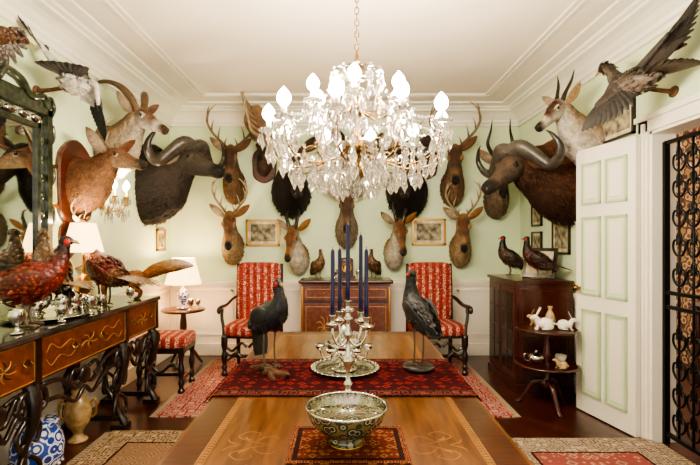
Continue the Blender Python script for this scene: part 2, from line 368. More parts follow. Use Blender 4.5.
# ---------------------------------------------------------------- rugs
def rug(name,cx,cy,sx,sy,m,rz=0,z=.0):
    b=B(); b.box(-sx/2,sx/2,-sy/2,sy/2,0,.012,m)
    fr=mat(name+'_fringe','#a08f74',.9)
    for s in(-1,1):
        for i in range(int(sy/.03)):
            y=-sy/2+.015+i*.03; b.box(min(s*sx/2,s*(sx/2+.05)),max(s*sx/2,s*(sx/2+.05)),y-.008,y+.008,.001,.006,fr)
    b.done(name,(cx,cy,z),rz)
rug('oriental_rug',-.08,4.5,2.9,1.75,rugmat('rug_red',['#7e2a28','#b9958a','#39304a','#9a4a42'],2.9,1.75,.3,'#8e3a36',10,edge='#b09084'))
rug('oriental_rug',-1.1,2.55,1.25,1.6,rugmat('rug_beige',['#92795c','#6c4236','#42424a','#84664e'],1.25,1.6,.2,'#6a4a3a',14,edge='#a89878'))
rug('oriental_rug',1.6,2.45,1.15,1.55,rugmat('rug_rose',['#94564e','#a8947a','#3f5260','#8a4a44'],1.15,1.55,.22,'#6d5a50',15,edge='#aa9c86'))
# ---------------------------------------------------------------- dining table
b=B(); tx0,tx1,ty0,ty1=-.57,.57,.85,3.3
def rrect(x0,x1,y0,y1,r,k=6):
    o=[]
    for cx,cy,a in((x1-r,y1-r,0),(x0+r,y1-r,90),(x0+r,y0+r,180),(x1-r,y0+r,270)):
        for i in range(k+1):
            t=math.radians(a+90*i/k); o.append((cx+r*math.cos(t),cy+r*math.sin(t)))
    return o
def slab(b,x0,x1,y0,y1,prof,m,r):
    RR=[[(x,y,z) for x,y in rrect(x0-d,x1+d,y0-d,y1+d,max(r+d,.002))] for d,z in prof]; b.ringmesh(RR,m,None,False)
slab(b,tx0,tx1,ty0,ty1,[(-.02,.722),(-.004,.726),(0,.74),(-.003,.755),(-.008,.76)],TABLE,.06)
def frame(b,x0,x1,y0,y1,w,z0,z1,m):
    b.box(x0,x1,y0,y0+w,z0,z1,m); b.box(x0,x1,y1-w,y1,z0,z1,m); b.box(x0,x0+w,y0+w,y1-w,z0,z1,m); b.box(x1-w,x1,y0+w,y1-w,z0,z1,m)
frame(b,tx0+.02,tx1-.02,ty0+.02,ty1-.02,.1,.7595,.7604,TABLE2)
frame(b,tx0+.12,tx1-.12,ty0+.12,ty1-.12,.003,.7595,.7608,INLAY)
frame(b,tx0+.142,tx1-.142,ty0+.142,ty1-.142,.002,.7595,.7608,INLAY)
n=int((ty1-ty0-.26)/.018)
for i in range(n):
    y=ty0+.13+i*.018
    for x in(tx0+.127,tx1-.139): b.box(x,x+.012,y,y+.009,.7595,.7607,INLAY)
b.box(-.0015,.0015,ty0+.14,ty1-.14,.7595,.7605,TABLE2)
def ribbon(pts,w,z=.7609,m=INLAY):
    P=cat(pts,6); V=[];F=[]
    for i,p in enumerate(P):
        a=P[max(i-1,0)];c=P[min(i+1,len(P)-1)]; dx,dy=c[0]-a[0],c[1]-a[1]; L=math.hypot(dx,dy) or 1; f=i/(len(P)-1); ww=w*(.25+.75*math.sin(f*pi))
        V+=[(p[0]-dy/L*ww,p[1]+dx/L*ww,z),(p[0]+dy/L*ww,p[1]-dx/L*ww,z)]
    for i in range(len(P)-1): F.append((2*i,2*i+1,2*i+3,2*i+2))
    b.add(V,F,m,False)
for cy in(1.47,2.85,1.12):
  for s in(-1,1):
    for k in(-1,1):
        ribbon([(s*.24,cy),(s*.30,cy+k*.02),(s*.36,cy+k*.06),(s*.33,cy+k*.1),(s*.29,cy+k*.085),(s*.3,cy+k*.065)],.0022)
        ribbon([(s*.30,cy+k*.02),(s*.27,cy+k*.055),(s*.235,cy+k*.06),(s*.22,cy+k*.04)],.002)
        ribbon([(s*.31,cy+k*.035),(s*.33,cy+k*.045),(s*.335,cy+k*.06)],.004)
        ribbon([(s*.34,cy),(s*.38,cy+k*.02),(s*.39,cy+k*.045)],.0025)
slab(b,tx0+.06,tx1-.06,ty0+.06,ty1-.06,[(0,.64),(0,.724)],MAH,.02)
for x in(tx0+.1,tx1-.1):
    for y in(ty0+.1,(ty0+ty1)/2,3.3-.1): b.lathe([(.02,0),(.03,.03),(.022,.06),(.035,.2),(.028,.35),(.045,.5),(.03,.6),(.045,.65)],MAH,16,(x,y,0),sub=3)
b.done('dining_table')
RUN=rugmat('runner_crimson',['#4e1016','#7d2a28','#1a141c','#330a10'],1.3,.59,.07,'#300c10',17,edge='#6a3a30')
b=B(); xs=[-.585,-.585,-.582,-.566]+[-.5+.1*i for i in range(11)]+[.566,.582,.585,.585]; zs=[.6,.68,.745,.765]+[.765]*11+[.765,.745,.68,.6]
V=[];F=[]
for x,z in zip(xs,zs):
    for y in(-.295,.295): V+=[(x,y,z),(x,y,z+.003)]
for i in range(len(xs)-1):
    o=4*i; F+=[(o+1,o+5,o+7,o+3),(o,o+2,o+6,o+4),(o,o+4,o+5,o+1),(o+2,o+3,o+7,o+6)]
b.add(V,F,RUN,False)
FRG=mat('runner_fringe','#3a1210',.9)
for s in(-1,1):
    for i in range(38): b.box(s*.585-.002,s*.585+.002,-.29+i*.0155,-.283+i*.0155,.55,.6,FRG)
b.done('table_runner',(0,2.215,0))
MATM=rugmat('place_mat',['#6a3a24','#96683c','#2c1410','#5a2418'],.38,.27,.025,'#4a1c14',40,edge='#8a5a3a')
b=B(); slab(b,-.19,.19,-.135,.135,[(0,0),(0,.004)],MATM,.004); b.done('place_mat',(.01,1.475,.7612))
# punch bowl
b=B(); b.lathe([(.05,0),(.058,.004),(.056,.02),(.052,.026),(.08,.04),(.112,.07),(.127,.1),(.133,.12)],BOWLM,48,sub=3,cap=True)
b.lathe([(.129,.119),(.123,.1),(.108,.072),(.07,.045),(.02,.034),(.001,.033)],BOWLM,48,sub=3,cap=False)
b.lathe([(.133,.119),(.1345,.122),(.131,.1245),(.128,.122),(.129,.119)],SILVER,48,cap=False)
b.lathe([(.059,0),(.0605,.003),(.059,.006)],GOLD,48,cap=False)
b.done('punch_bowl',(.005,1.475,.766))
# candelabrum
b=B()
b.lathe([(.07,0),(.072,.006),(.06,.012),(.035,.022),(.02,.04),(.012,.06),(.02,.075),(.012,.09),(.009,.13),(.02,.16),(.024,.175),(.012,.2),(.009,.25),(.018,.28),(.012,.3),(.012,.33),(.022,.345),(.012,.355),(.012,.38)],SILVER,24,sub=3)
arms=[(0,0,.385,.35),(-.062,-.03,.33,.3),(.075,-.02,.32,.31),(.055,.055,.33,.36),(-.035,.07,.33,.3)]
for i,(x,y,z,L) in enumerate(arms):
    if i: b.tube([(0,0,.27),(x*.4,y*.4,.235),(x*.8,y*.8,.25),(x*1.0,y*1.0,.29),(x,y,z)],[.006,.006,.005,.005,.005],SILVER,8)
    if i: b.tube([(x*.5,y*.5,.24),(x*.6,y*.6,.275),(x*.45,y*.45,.285),(x*.4,y*.4,.268)],.0035,SILVER,6)
    b.lathe([(.006,-.02),(.026,-.006),(.028,0),(.012,.003),(.011,.012),(.015,.03),(.016,.034),(.009,.034)],SILVER,18,(x,y,z),sub=2)
    b.lathe([(.0095,.02),(.009,.1),(.008,L-.01),(.005,L),(.0015,L+.002),(.0012,L+.012)],NAVY,14,(x,y,z))
b.done('silver_candelabrum',(.012,1.86,.7612))
b=B(); b.lathe([(.1,0),(.12,.002),(.155,.012),(.168,.018),(.17,.02),(.165,.021),(.14,.013),(.1,.006),(.001,.006)],SILVER,36,cap=False)
for i in range(36):
    t=2*pi*i/36; b.ell((.168*math.cos(t),.168*math.sin(t),.02),(.008,.008,.005),SILVER,n=6,k=4)
b.done('silver_tray',(.0,2.28,.769))
b=B(); b.lathe([(.06,0),(.065,.008),(.03,.02),(.018,.04),(.03,.055),(.07,.08),(.09,.11),(.095,.135),(.088,.137),(.06,.12),(.03,.17),(.02,.19),(.026,.2),(.02,.21),(.005,.225)],SILVER,28,sub=2)
for i in range(6):
    t=2*pi*i/6; c,s=math.cos(t),math.sin(t)
    b.tube([(.05*c,.05*s,.07),(.1*c,.1*s,.06),(.12*c,.12*s,.1),(.1*c,.1*s,.12)],.005,SILVER,6)
    b.lathe([(.005,0),(.022,.012),(.028,.03)],SILVER,12,(.12*c,.12*s,.095),sub=2)
b.done('silver_epergne',(-.005,2.28,.776))
# ---------------------------------------------------------------- armchairs
def armchair(x,y,rz):
    b=B()
    b.sbox((0,.2,.83),(.25,.045,.335),FABRIC,.25,24,14)
    b.sbox((0,-.03,.47),(.275,.25,.06),FABRIC,.3,24,12)
    for s in(-1,1):
        b.tube([(s*.25,.22,.0),(s*.25,.21,.25),(s*.25,.19,.5),(s*.252,.2,.8),(s*.252,.215,1.15)],[.02,.024,.024,.02,.018],WOODD,8)
        b.lathe([(.028,0),(.033,.03),(.02,.06),(.03,.09),(.02,.12),(.032,.2),(.02,.26),(.034,.32),(.034,.42)],WOODD,14,(s*.25,-.24,0),sub=3)
        b.tube([(s*.25,-.24,.4),(s*.262,-.235,.5),(s*.285,-.22,.6),(s*.29,-.2,.69)],[.026,.018,.018,.02],WOODD,8)
        b.tube([(s*.255,.2,.78),(s*.275,.1,.76),(s*.292,-.05,.715),(s*.298,-.2,.71),(s*.3,-.265,.7),(s*.3,-.275,.665),(s*.3,-.24,.655)],[.018,.021,.022,.026,.026,.022,.014],WOODD,10,flat=.75)
        b.box(s*.25-.015,s*.25+.015,-.24,.21,.13,.16,WOODD)
        b.tube([(s*.01,-.24,.3),(s*.06,-.24,.345),(s*.12,-.24,.3),(s*.17,-.24,.26),(s*.23,-.24,.3)],.014,WOODD,8)
        b.tube([(s*.02,-.24,.22),(s*.07,-.24,.2),(s*.12,-.24,.24),(s*.18,-.24,.21),(s*.23,-.24,.24)],.012,WOODD,8)
    b.box(-.25,.25,-.25,.21,.39,.43,WOODD); b.box(-.25,.25,-.03,0,.135,.165,WOODD); b.box(-.24,.24,.2,.22,.48,.54,WOODD)
    return b.done('armchair',(x,y,.0125),rz)
armchair(-.99,4.92,math.radians(-5)); armchair(.98,4.92,math.radians(6))
b=B(); b.sbox((0,0,.475),(.24,.22,.055),FABRIC,.32,24,12); b.box(-.22,.22,-.2,.2,.38,.43,WOODD)
for s in(-1,1):
    for t in(-1,1): b.lathe([(.026,0),(.032,.03),(.018,.06),(.028,.1),(.018,.15),(.03,.22),(.018,.3),(.03,.36),(.03,.42)],WOODD,14,(s*.19,t*.17,0),sub=3)
    b.box(s*.19-.014,s*.19+.014,-.17,.17,.12,.15,WOODD)
b.tube([(-.19,-.17,.22),(-.1,-.17,.27),(0,-.17,.2),(.1,-.17,.27),(.19,-.17,.22)],.014,WOODD,8)
b.box(-.19,.19,-.014,.014,.12,.15,WOODD)
b.done('upholstered_stool',(-1.72,4.34,.0),.05)
# ---------------------------------------------------------------- central chest
b=B(); slab(b,-.53,.53,-.2,.2,[(0,.93),(.012,.937),(.016,.95),(.01,.965),(0,.97)],MAHR,.01)
b.box(-.51,.51,-.18,.2,.1,.93,MAHR)
for s in(-1,1):
    for t in(-1,1): b.lathe([(.025,0),(.045,.03),(.04,.07),(.03,.1)],MAH,14,(s*.46,t*.14,0),sub=3)
for x0,x1 in((-.49,-.01),(.01,.49)):
    for z0,z1,mm in((.15,.7,INLAYD),(.74,.9,INLAYD)):
        b.box(x0,x1,-.192,-.18,z0,z1,mm)
        q=.03
        for a in((x0+q,x1-q,z0+q,z0+q+.008),(x0+q,x1-q,z1-q-.008,z1-q),(x0+q,x0+q+.008,z0+q,z1-q),(x1-q-.008,x1-q,z0+q,z1-q)): b.box(a[0],a[1],-.196,-.19,a[2],a[3],INLAY)
    b.lathe([(.001,0),(.012,.005),(.014,.02)],GOLD,12,((x0+x1)/2,-.2,.81))
    cx=(x0+x1)/2
    for k in range(8):
        t=2*pi*k/8; b.tube([(cx,-.195,.43),(cx+.06*math.cos(t),-.197,.43+.09*math.sin(t)),(cx+.09*math.cos(t+.4),-.195,.43+.13*math.sin(t+.4))],.006,INLAY,6)
for x in(-.5,0,.5): b.tube([(x,-.19,.12),(x,-.195,.9)],.012,GOLD if x else MAHR,8,1)
b.done('inlaid_chest',(.01,5.34,0),bevel=.003)
# ---------------------------------------------------------------- sideboard left
b=B()
L=1.05
slab(b,0.01,.515,-L,L,[(-.01,.9),(0,.905),(.002,.925),(-.006,.937)],MARBLE,.02)
b.box(.02,.48,-L+.03,L-.03,.66,.9,MAH)
ys=[-L+.04,-.52,.47,L-.04]
for i in range(3):
    y0,y1=ys[i]+.02,ys[i+1]-.02
    b.box(.478,.488,y0,y1,.675,.89,INLAYD)
    for q in((y0,y1,.675,.68),(y0,y1,.885,.89),(y0,y0+.006,.675,.89),(y1-.006,y1,.675,.89)): b.box(.486,.492,q[0],q[1],q[2],q[3],INLAY)
    c=(y0+y1)/2
    for k in range(10):
        t=2*pi*k/10; b.tube([(.489,c,.782),(.49,c+.05*math.cos(t),.782+.03*math.sin(t)),(.489,c+.09*math.cos(t+.35),.782+.055*math.sin(t+.35))],.0035,INLAY if k%2 else WOODD,5)
    for s in(-1,1):
        if y1-y0>.6:
            for k in(-1,1): b.tube([(.489,c+s*.12,.782),(.49,c+s*.2,.782+k*.05),(.49,c+s*.3,.782+k*.02),(.49,c+s*.38,.782+k*.06),(.489,c+s*.42,.782+k*.02)],.0025,INLAY,5)
    for s in(-.16,.16):
        if y1-y0>.3: b.tube([(.49,c+s-.03,.79),(.51,c+s-.025,.77),(.515,c+s,.76),(.51,c+s+.025,.77),(.49,c+s+.03,.79)],.004,BRASS,6); b.ell((.492,c+s,.79),(.004,.03,.018),BRASS)
b.box(.0,.49,L-.032,L-.026,.675,.89,INLAYD)
for y in ys: b.box(.475,.5,y-.022,y+.022,.655,.9,WOODD)
for y in ys:
    for x in(.44,.07):
        b.tube([(x,y,.66),(x+.03,y,.55),(x+.02,y,.42),(x-.03,y,.28),(x-.02,y,.14),(x+.03,y,.05),(x+.04,y,.02)],[.035,.04,.03,.024,.022,.03,.03],WOODD,10)
        for s in(-1,1):
            b.tube([(x+.01,y+s*.01,.62),(x+.02,y+s*.09,.6),(x+.02,y+s*.11,.52),(x+.02,y+s*.06,.49),(x+.02,y+s*.05,.54),(x+.02,y+s*.08,.55)],[.02,.018,.015,.013,.011,.008],WOODD,8)
            b.tube([(x,y+s*.02,.46),(x,y+s*.09,.4),(x,y+s*.07,.32),(x,y+s*.03,.34)],[.016,.014,.012,.008],WOODD,8)
            b.tube([(x-.02,y+s*.015,.26),(x,y+s*.08,.2),(x,y+s*.09,.12),(x,y+s*.04,.1),(x,y+s*.04,.14)],[.014,.014,.013,.011,.008],WOODD,8)
        b.box(x-.05,x+.06,y-.05,y+.05,0,.04,WOODD)
    b.box(.1,.42,y-.015,y+.015,.06,.1,WOODD)
for i in range(3):
    y0,y1=ys[i],ys[i+1]; m=(y0+y1)/2; w=(y1-y0)/2
    for f in(0,.1):
        b.tube([(.455,y0+.08,.62-f),(.455,m-w*.5,.6-f),(.455,m-w*.2,.5-f*.8),(.455,m,.53-f*.5),(.455,m+w*.2,.5-f*.8),(.455,m+w*.5,.6-f),(.455,y1-.08,.62-f)],.014,WOODD,8)
    b.ell((.46,m,.56),(.02,.06,.06),WOODD)
    for s in(-1,1): b.tube([(.455,m+s*.05,.6),(.46,m+s*.13,.62),(.46,m+s*.16,.56),(.46,m+s*.11,.54)],.012,WOODD,7)
b.done('marble_top_sideboard',(-W+.03,2.95,0))
# ---------------------------------------------------------------- mirror
b=B()
FRM=mat('black_green_mirror_frame','#14180f',.3,c2='#39422f',vs=30,coat=.5)
b.box(0,.02,-.5,.5,0,1.25,FRM); b.box(.02,.025,-.36,.36,.14,1.1,MIRR)
for q in((-.5,.5,0,.05),(-.5,.5,1.2,1.25),(-.5,-.45,0,1.25),(.45,.5,0,1.25)): b.box(0,.05,*q,FRM)
for q in((-.38,.38,.12,.15),(-.38,.38,1.09,1.12),(-.38,-.35,.12,1.12),(.35,.38,.12,1.12)): b.box(0,.045,*q,FRM)
for s in(-1,1): b.box(.02,.024,s*.415-.03,s*.415+.03,.06,1.19,MIRR)
b.box(.02,.024,-.44,.44,1.13,1.19,MIRR)
for i in range(9):
    z=.1+i*1.05/8
    for s in(-1,1): b.ell((.028,s*.415,z),(.014,.022,.03),FRM)
for i in range(7):
    y=-.36+i*.12
    for z in(.085,1.16): b.ell((.028,y,z),(.014,.05,.028),SILVER)
for s in(-1,1):
    b.tube([(.03,s*.48,1.25),(.03,s*.42,1.33),(.03,s*.3,1.3),(.03,s*.2,1.38),(.03,s*.07,1.4),(.03,s*.02,1.33)],[.03,.03,.025,.028,.025,.02],FRM,8)
    b.tube([(.03,s*.5,1.2),(.03,s*.54,1.28),(.03,s*.5,1.34),(.03,s*.46,1.3)],.018,FRM,8)
    for z in(.1,.4,.7,1.0): b.tube([(.03,s*.5,z),(.03,s*.54,z+.06),(.03,s*.53,z+.14),(.03,s*.5,z+.12)],.014,FRM,7)
b.ell((.03,0,1.42),(.025,.07,.06),FRM); b.box(0,.03,-.4,.4,1.23,1.32,FRM)
b.done('ornate_mirror',(-W,2.78,1.12))
# ---------------------------------------------------------------- pictures
def picture(loc,w,h,rz,fm,im,fw=.025,name='framed_picture',tilt=0):
    b=B()
    b.box(0,.012,-w/2,w/2,-h/2,h/2,CREAM); 
    for q in((-w/2,w/2,-h/2,-h/2+fw),(-w/2,w/2,h/2-fw,h/2),(-w/2,-w/2+fw,-h/2,h/2),(w/2-fw,w/2,-h/2,h/2)): b.box(0,.025,*q,fm)
    k=fw+min(w,h)*.1; b.box(.012,.0135,-w/2+k,w/2-k,-h/2+k,h/2-k,im)
    return b.done(name,loc,rz,bevel=.002)
NB=-pi/2
picture((-1.02,BK,1.52),.42,.33,NB,GOLD,ETCH); picture((1.04,BK,1.53),.42,.33,NB,GOLD,ETCH)
picture((-W,3.37,1.83),.17,.32,0,GOLD,PASTEL); picture((-W,5.3,1.76),.24,.26,0,GOLD,PASTEL); picture((-W,5.3,1.43),.24,.26,0,GOLD,ETCH)
picture((W,3.6,2.4),.46,.34,pi,WOODD,ETCH,.02); picture((W,5.09,1.72),.26,.27,pi,WOODD,ETCH,.02); picture((W,5.09,1.4),.26,.25,pi,WOODD,ETCH,.02)
picture((W,4.52,1.46),.36,.34,pi,WOODD,ETCH,.02); picture((W,4.08,1.62),.2,.27,pi,WOODD,PASTEL,.02); picture((W,4.08,1.3),.2,.24,pi,WOODD,ETCH,.02)
# ---------------------------------------------------------------- right cabinet
b=B()
x0,x1,y0,y1=1.6,2.13,4.2,4.98
b.box(x0,x1,y0,y1,.04,1.02,MAHR); b.box(x0-.02,x1,y0-.02,y1+.02,1.02,1.05,MAHR); b.box(x0-.015,x1,y0-.015,y1+.015,0,.08,MAHR)
DKG=mat('dark_glass','#15100c',.08,coat=1)
for a,c in((y0+.03,(y0+y1)/2-.01),((y0+y1)/2+.01,y1-.03)):
    b.box(x0-.012,x0,a,c,.12,.98,MAH); b.box(x0-.015,x0-.011,a+.04,c-.04,.17,.93,DKG)
    for z in(.36,.55,.74): b.box(x0-.02,x0-.012,a+.04,c-.04,z,z+.012,MAH)
    b.box(x0-.02,x0-.012,(a+c)/2-.006,(a+c)/2+.006,.17,.93,MAH)
b.box(x0+.03,x1-.03,y0-.008,y0,.12,.98,MAH)
for z0,z1 in((.14,.52),(.56,.96)):
    b.box(x0+.06,x1-.06,y0-.013,y0-.006,z0,z1,MAHR)
    for q in((x0+.05,x1-.05,z0,z0+.014),(x0+.05,x1-.05,z1-.014,z1),(x0+.05,x0+.064,z0,z1),(x1-.064,x1-.05,z0,z1)): b.box(q[0],q[1],y0-.019,y0-.006,q[2],q[3],MAH)
b.done('display_cabinet',bevel=.004)
b=B()
for z,r in((.66,.25),(.36,.26)): b.lathe([(.001,z),(r-.01,z),(r,z+.005),(r,z+.014),(r-.008,z+.02),(r-.015,z+.013),(.001,z+.013)],MAHR,36,cap=False)
b.lathe([(.03,.16),(.045,.2),(.025,.24),(.02,.3),(.03,.35),(.018,.38),(.03,.45),(.018,.55),(.028,.65),(.01,.67)],MAHR,18,sub=3)
for i in range(3):
    t=2*pi*i/3-pi/2; c,s=math.cos(t),math.sin(t)
    b.tube([(.02*c,.02*s,.22),(.1*c,.1*s,.2),(.17*c,.17*s,.09),(.22*c,.22*s,.015),(.25*c,.25*s,.015)],[.026,.024,.018,.016,.018],MAHR,8)
b.done('tiered_stand',(1.73,3.86,.0))
def rabbit(name,loc,rz,sc,m):
    b=B(); c='#ffffff'
    b.loft([(-.09,0,.05,.01,.01,c),(-.07,0,.055,.045,.05,c),(-.02,0,.065,.052,.062,c),(.04,0,.07,.04,.048,c),(.07,0,.1,.028,.03,c),(.09,0,.125,.03,.03,c),(.12,0,.12,.022,.022,c),(.14,0,.113,.01,.01,c)],m)
    for s in(-1,1):
        b.loft([(.08,s*.012,.14,.006,.004,c),(.06,s*.018,.18,.014,.005,c),(.04,s*.022,.22,.01,.004,c),(.035,s*.022,.235,.002,.002,c)],m,n=10)
        b.ell((-.04,s*.04,.035),(.05,.018,.035),m); b.ell((-.01,s*.042,.01),(.045,.013,.01),m); b.tube([(.05,s*.02,.06),(.065,s*.022,.03),(.07,s*.022,.006),(.09,s*.022,.004)],[.018,.012,.009,.006],m)
        b.ell((.105,s*.025,.13),(.005,.004,.005),EYE,n=6,k=4)
    b.ell((-.095,0,.06),(.018,.018,.018),m); b.done(name,loc,rz,sc)
rabbit('porcelain_rabbit',(1.68,3.8,.675),pi*.95,.8,PORC); rabbit('porcelain_rabbit',(1.86,3.8,.675),-.4,.65,PORC); rabbit('porcelain_rabbit',(1.7,3.99,.675),2.6,.6,TAN)
b=B(); b.lathe([(.02,0),(.035,.01),(.045,.06),(.03,.11),(.015,.14),(.022,.17),(.02,.17),(.01,.14)],TAN,20,sub=2); b.done('porcelain_vase',(1.8,3.95,.675))
def steapot(name,loc,sc=1):
    b=B(); b.lathe([(.03,0),(.035,.004),(.06,.03),(.065,.06),(.04,.085),(.01,.095),(.012,.11),(.002,.115)],SILVER,20,sub=2); b.tube([(.05,0,.03),(.09,0,.05),(.1,0,.08)],[.01,.008,.006],SILVER); b.tube([(-.055,0,.07),(-.1,0,.08),(-.1,0,.03),(-.06,0,.02)],.005,SILVER); b.done(name,loc,0,sc)
steapot('silver_cream_jug',(1.64,3.86,.374))
b=B(); b.lathe([(.03,0),(.05,.03),(.06,.07),(.055,.07),(.03,.02)],PORC,20,sub=2); b.done('porcelain_cup',(1.87,3.9,.374),0,.8)
rabbit('porcelain_figurine',(1.78,3.7,.374),2.5,.5,TAN)
b=B(); b.box(0,.02,-.17,.17,0,.3,WOODD); b.box(.02,.022,-.135,.135,.035,.265,CREAM); b.tube([(0,0,.25),(-.14,0,.005)],.006,WOODD,sub=1)
o=b.done('picture_on_easel',(1.95,4.52,1.052),rz=-pi/2-.9); o.rotation_euler=(0,-.18,-pi/2-.9)
# ---------------------------------------------------------------- birds
def bird(name,loc,rz,sc=1,body='#6a2416',breast='#8a2f16',neck='#1c3a34',head='#1c3a34',tail='#9a6a3a',tl=.4,m=None,pitch=0,wing='#7a4a2a',ring=None,wattle=True,legh=.11,base=None,tdrop=.06,comb=None,slim=1,nk=0,thigh=1):
    m=m or FEA; b=B()
    hip=Vector((0,0,legh+.08)); RM=Matrix.Translation(hip)@Matrix.Rotation(-pitch,4,'Y')@Matrix.Translation(-hip); b.M=RM
    z=legh; rg=ring or neck; q=slim
    b.loft([(-.2,0,z+.075,.012,.01,tail,tail),(-.15,0,z+.08,.04*q,.035*q,tail,body),(-.08,0,z+.085,.072*q,.065*q,wing,body),(0,0,z+.095,.088*q,.085*q,wing,breast),(.07,0,z+.115,.082*q,.082*q,body,breast),(.12,0,z+.15,.056*q,.058*q,body,breast),(.15+nk*.3,0,z+.2,.031,.034,rg,rg),(.165+nk*.8,0,z+.24,.021,.023,neck,neck),(.175+nk,0,z+.268,.02,.022,head,head)],m,20,hair=(420,.04,.02,.12,0))
    HM=RM@Matrix.Translation((.175+nk,0,z+.268))@Matrix.Rotation(pitch,4,'Y'); b.M=HM
    b.loft([(-.028,0,.0,.01,.01,head),(-.015,0,.004,.023,.024,head),(.006,0,.008,.025,.025,head),(.026,0,.004,.016,.017,head),(.036,0,.001,.008,.008,head)],m,16)
    b.tube([(.024,0,.003),(.045,0,.002),(.062,0,-.01)],[.012,.009,.002],HORN,8,c='#b9a070')
    for s in(-1,1):
        b.ell((.012,s*.022,.012),(.006,.005,.006),EYE,n=8,k=6)
        if wattle: b.ell((.01,s*.021,.002),(.016,.007,.017),WATTLE)
    if comb: b.ell((-.004,0,.034),(.014,.007,.02),HORN,C=comb)
    b.M=RM
    for s in(-1,1):
        b.loft([(.08,s*.07*q,z+.12,.02,.01,wing),(.04,s*.088*q,z+.11,.055,.014,wing),(-.04,s*.086*q,z+.095,.05,.014,wing),(-.13,s*.05*q,z+.075,.028,.01,wing),(-.2,s*.025,z+.06,.008,.005,tail)],m,12,side=(0,.25*s,1))
        for k in range(5): b.blade((-.03,s*(.085*q-.004*k),z+.11-.014*k),(-.2+.012*k,s*.035,z+.085-.012*k),(0,s,.25),.026,m,wing,tail,bend=.015)
    if tl:
        for k in range(7):
            a=(k-3)*.045; l=tl*(1-.1*abs(k-3)); b.blade((-.13,a*.3,z+.085+.004*(3-abs(k-3))),(-.15-l,a*1.1*(tl+.2),z+.085-tdrop*(1+l)),(0,a,1),.032 if tl>.2 else .045,m,tail,tail,wt=.1 if tl>.2 else .6,bend=.01)
    b.M=Matrix(); tg=thigh
    for s in(-1,1):
        b.loft([(-.005,s*.04*q,z+.08,.032*q*tg,.036*q*tg,body),(0,s*.04*q,z+.03,.022*q*tg,.026*q*tg,body),(.005,s*.04*q,z-.005,.009,.009,body)],m,10,side=(0,1,0))
        b.tube([(.004,s*.04*q,z+.01),(-.008,s*.04*q,z*.55),(.004,s*.04*q,.008)],[.007,.006,.007],LEG,8)
        for a in(-.5,0,.5,pi): b.tube([(.004,s*.04*q,.01),(.004+.03*math.cos(a),s*.04*q+.03*math.sin(a),.009),(.004+(.05 if a<3 else .035)*math.cos(a),s*.04*q+(.05 if a<3 else .035)*math.sin(a),.003)],[.005,.004,.002],LEG,6)
    if base=='wood':
        for qq in([(-.17,-.03,-.03),(-.06,.02,-.018),(.05,-.01,-.018),(.13,.03,-.025),(.18,.0,-.005)],[(-.1,.06,-.03),(0,.0,-.022),(.09,-.05,-.03),(.15,-.07,-.03)],[(0,-.05,-.03),(0,0,-.02),(-.05,.07,-.03)]):
            b.tube(qq,[.012,.026,.024,.02,.008] if len(qq)==5 else [.014,.022,.018,.008][:len(qq)],BARK,9)
    if base=='plinth': b.lathe([(.1,-.03),(.105,-.026),(.1,-.008),(.095,0)],WOODD,28)
    return b.done(name,loc,rz,sc)
SBT=.939
bird('mounted_pheasant',(-1.8,2.56,SBT),.35,1.2,body='#9a2816',breast='#b03a18',wing='#9e4424',ring='#8a2416',neck='#53190f',head='#1a1512',tail='#a06a3c',tl=.38,pitch=.12,tdrop=.0)
bird('mounted_pheasant',(-1.8,3.36,SBT),-.25+pi*.95,1.15,body='#9e321c',breast='#b0441a',wing='#8a3420',ring='#e8e0d0',neck='#14302a',head='#123028',tail='#a07240',tl=.34,pitch=.25,legh=.14,tdrop=-.03)
bird('mounted_pheasant',(-1.98,3.02,SBT),2.6,1.1,body='#8a6a44',breast='#aa8a60',wing='#7a5a38',neck='#9a7a54',head='#8a6c48',tail='#9a7a50',tl=.3,pitch=.45,wattle=False,legh=.16,tdrop=-.1)
bird('mounted_guineafowl',(-.375,2.24,.795),-.8,.8,body='#222226',breast='#24242a',wing='#222227',neck='#16161e',head='#1a1a20',tail='#1c1c20',tl=.03,m=GUI,pitch=.3,base='wood',comb='#8a3a24',tdrop=.2,legh=.22,slim=1.0,nk=-.03,thigh=.75)
bird('mounted_black_grouse',(.375,2.3,.794),2.1,.8,body='#0e0e10',breast='#0e0e10',wing='#131114',neck='#0a0a0c',head='#0a0a0c',tail='#0e0e10',tl=.07,m=GUI,pitch=.5,base='plinth',comb='#a02a1a',tdrop=.02,legh=.24,slim=.9,nk=.0,thigh=.75)
bird('mounted_partridge',(1.86,4.36,1.052),2.7,.9,body='#5a2418',breast='#6a2a18',wing='#4a2418',neck='#2a1a16',head='#2a1814',tail='#5a3020',tl=.2,pitch=.35,tdrop=-.02)
bird('mounted_partridge',(1.76,4.8,1.052),2.9,.9,body='#4a3020',breast='#6a4a30',wing='#4a3020',neck='#1c2a24',head='#142a22',tail='#5a4028',tl=.18,pitch=.45,tdrop=-.04)
bird('mounted_quail',(-.32,5.36,.972),-.9,.75,body='#8a6a44',breast='#b08a5c',wing='#7a5a3a',neck='#8a6a48',head='#6a4a30',tail='#7a5a3a',tl=.06,pitch=.5,wattle=False)
bird('mounted_quail',(.34,5.36,.972),-2.2,.75,body='#7a5438',breast='#a07a54',wing='#6a4a34',neck='#7a5a3c',head='#5a3a28',tail='#6a4a34',tl=.06,pitch=.5,wattle=False)
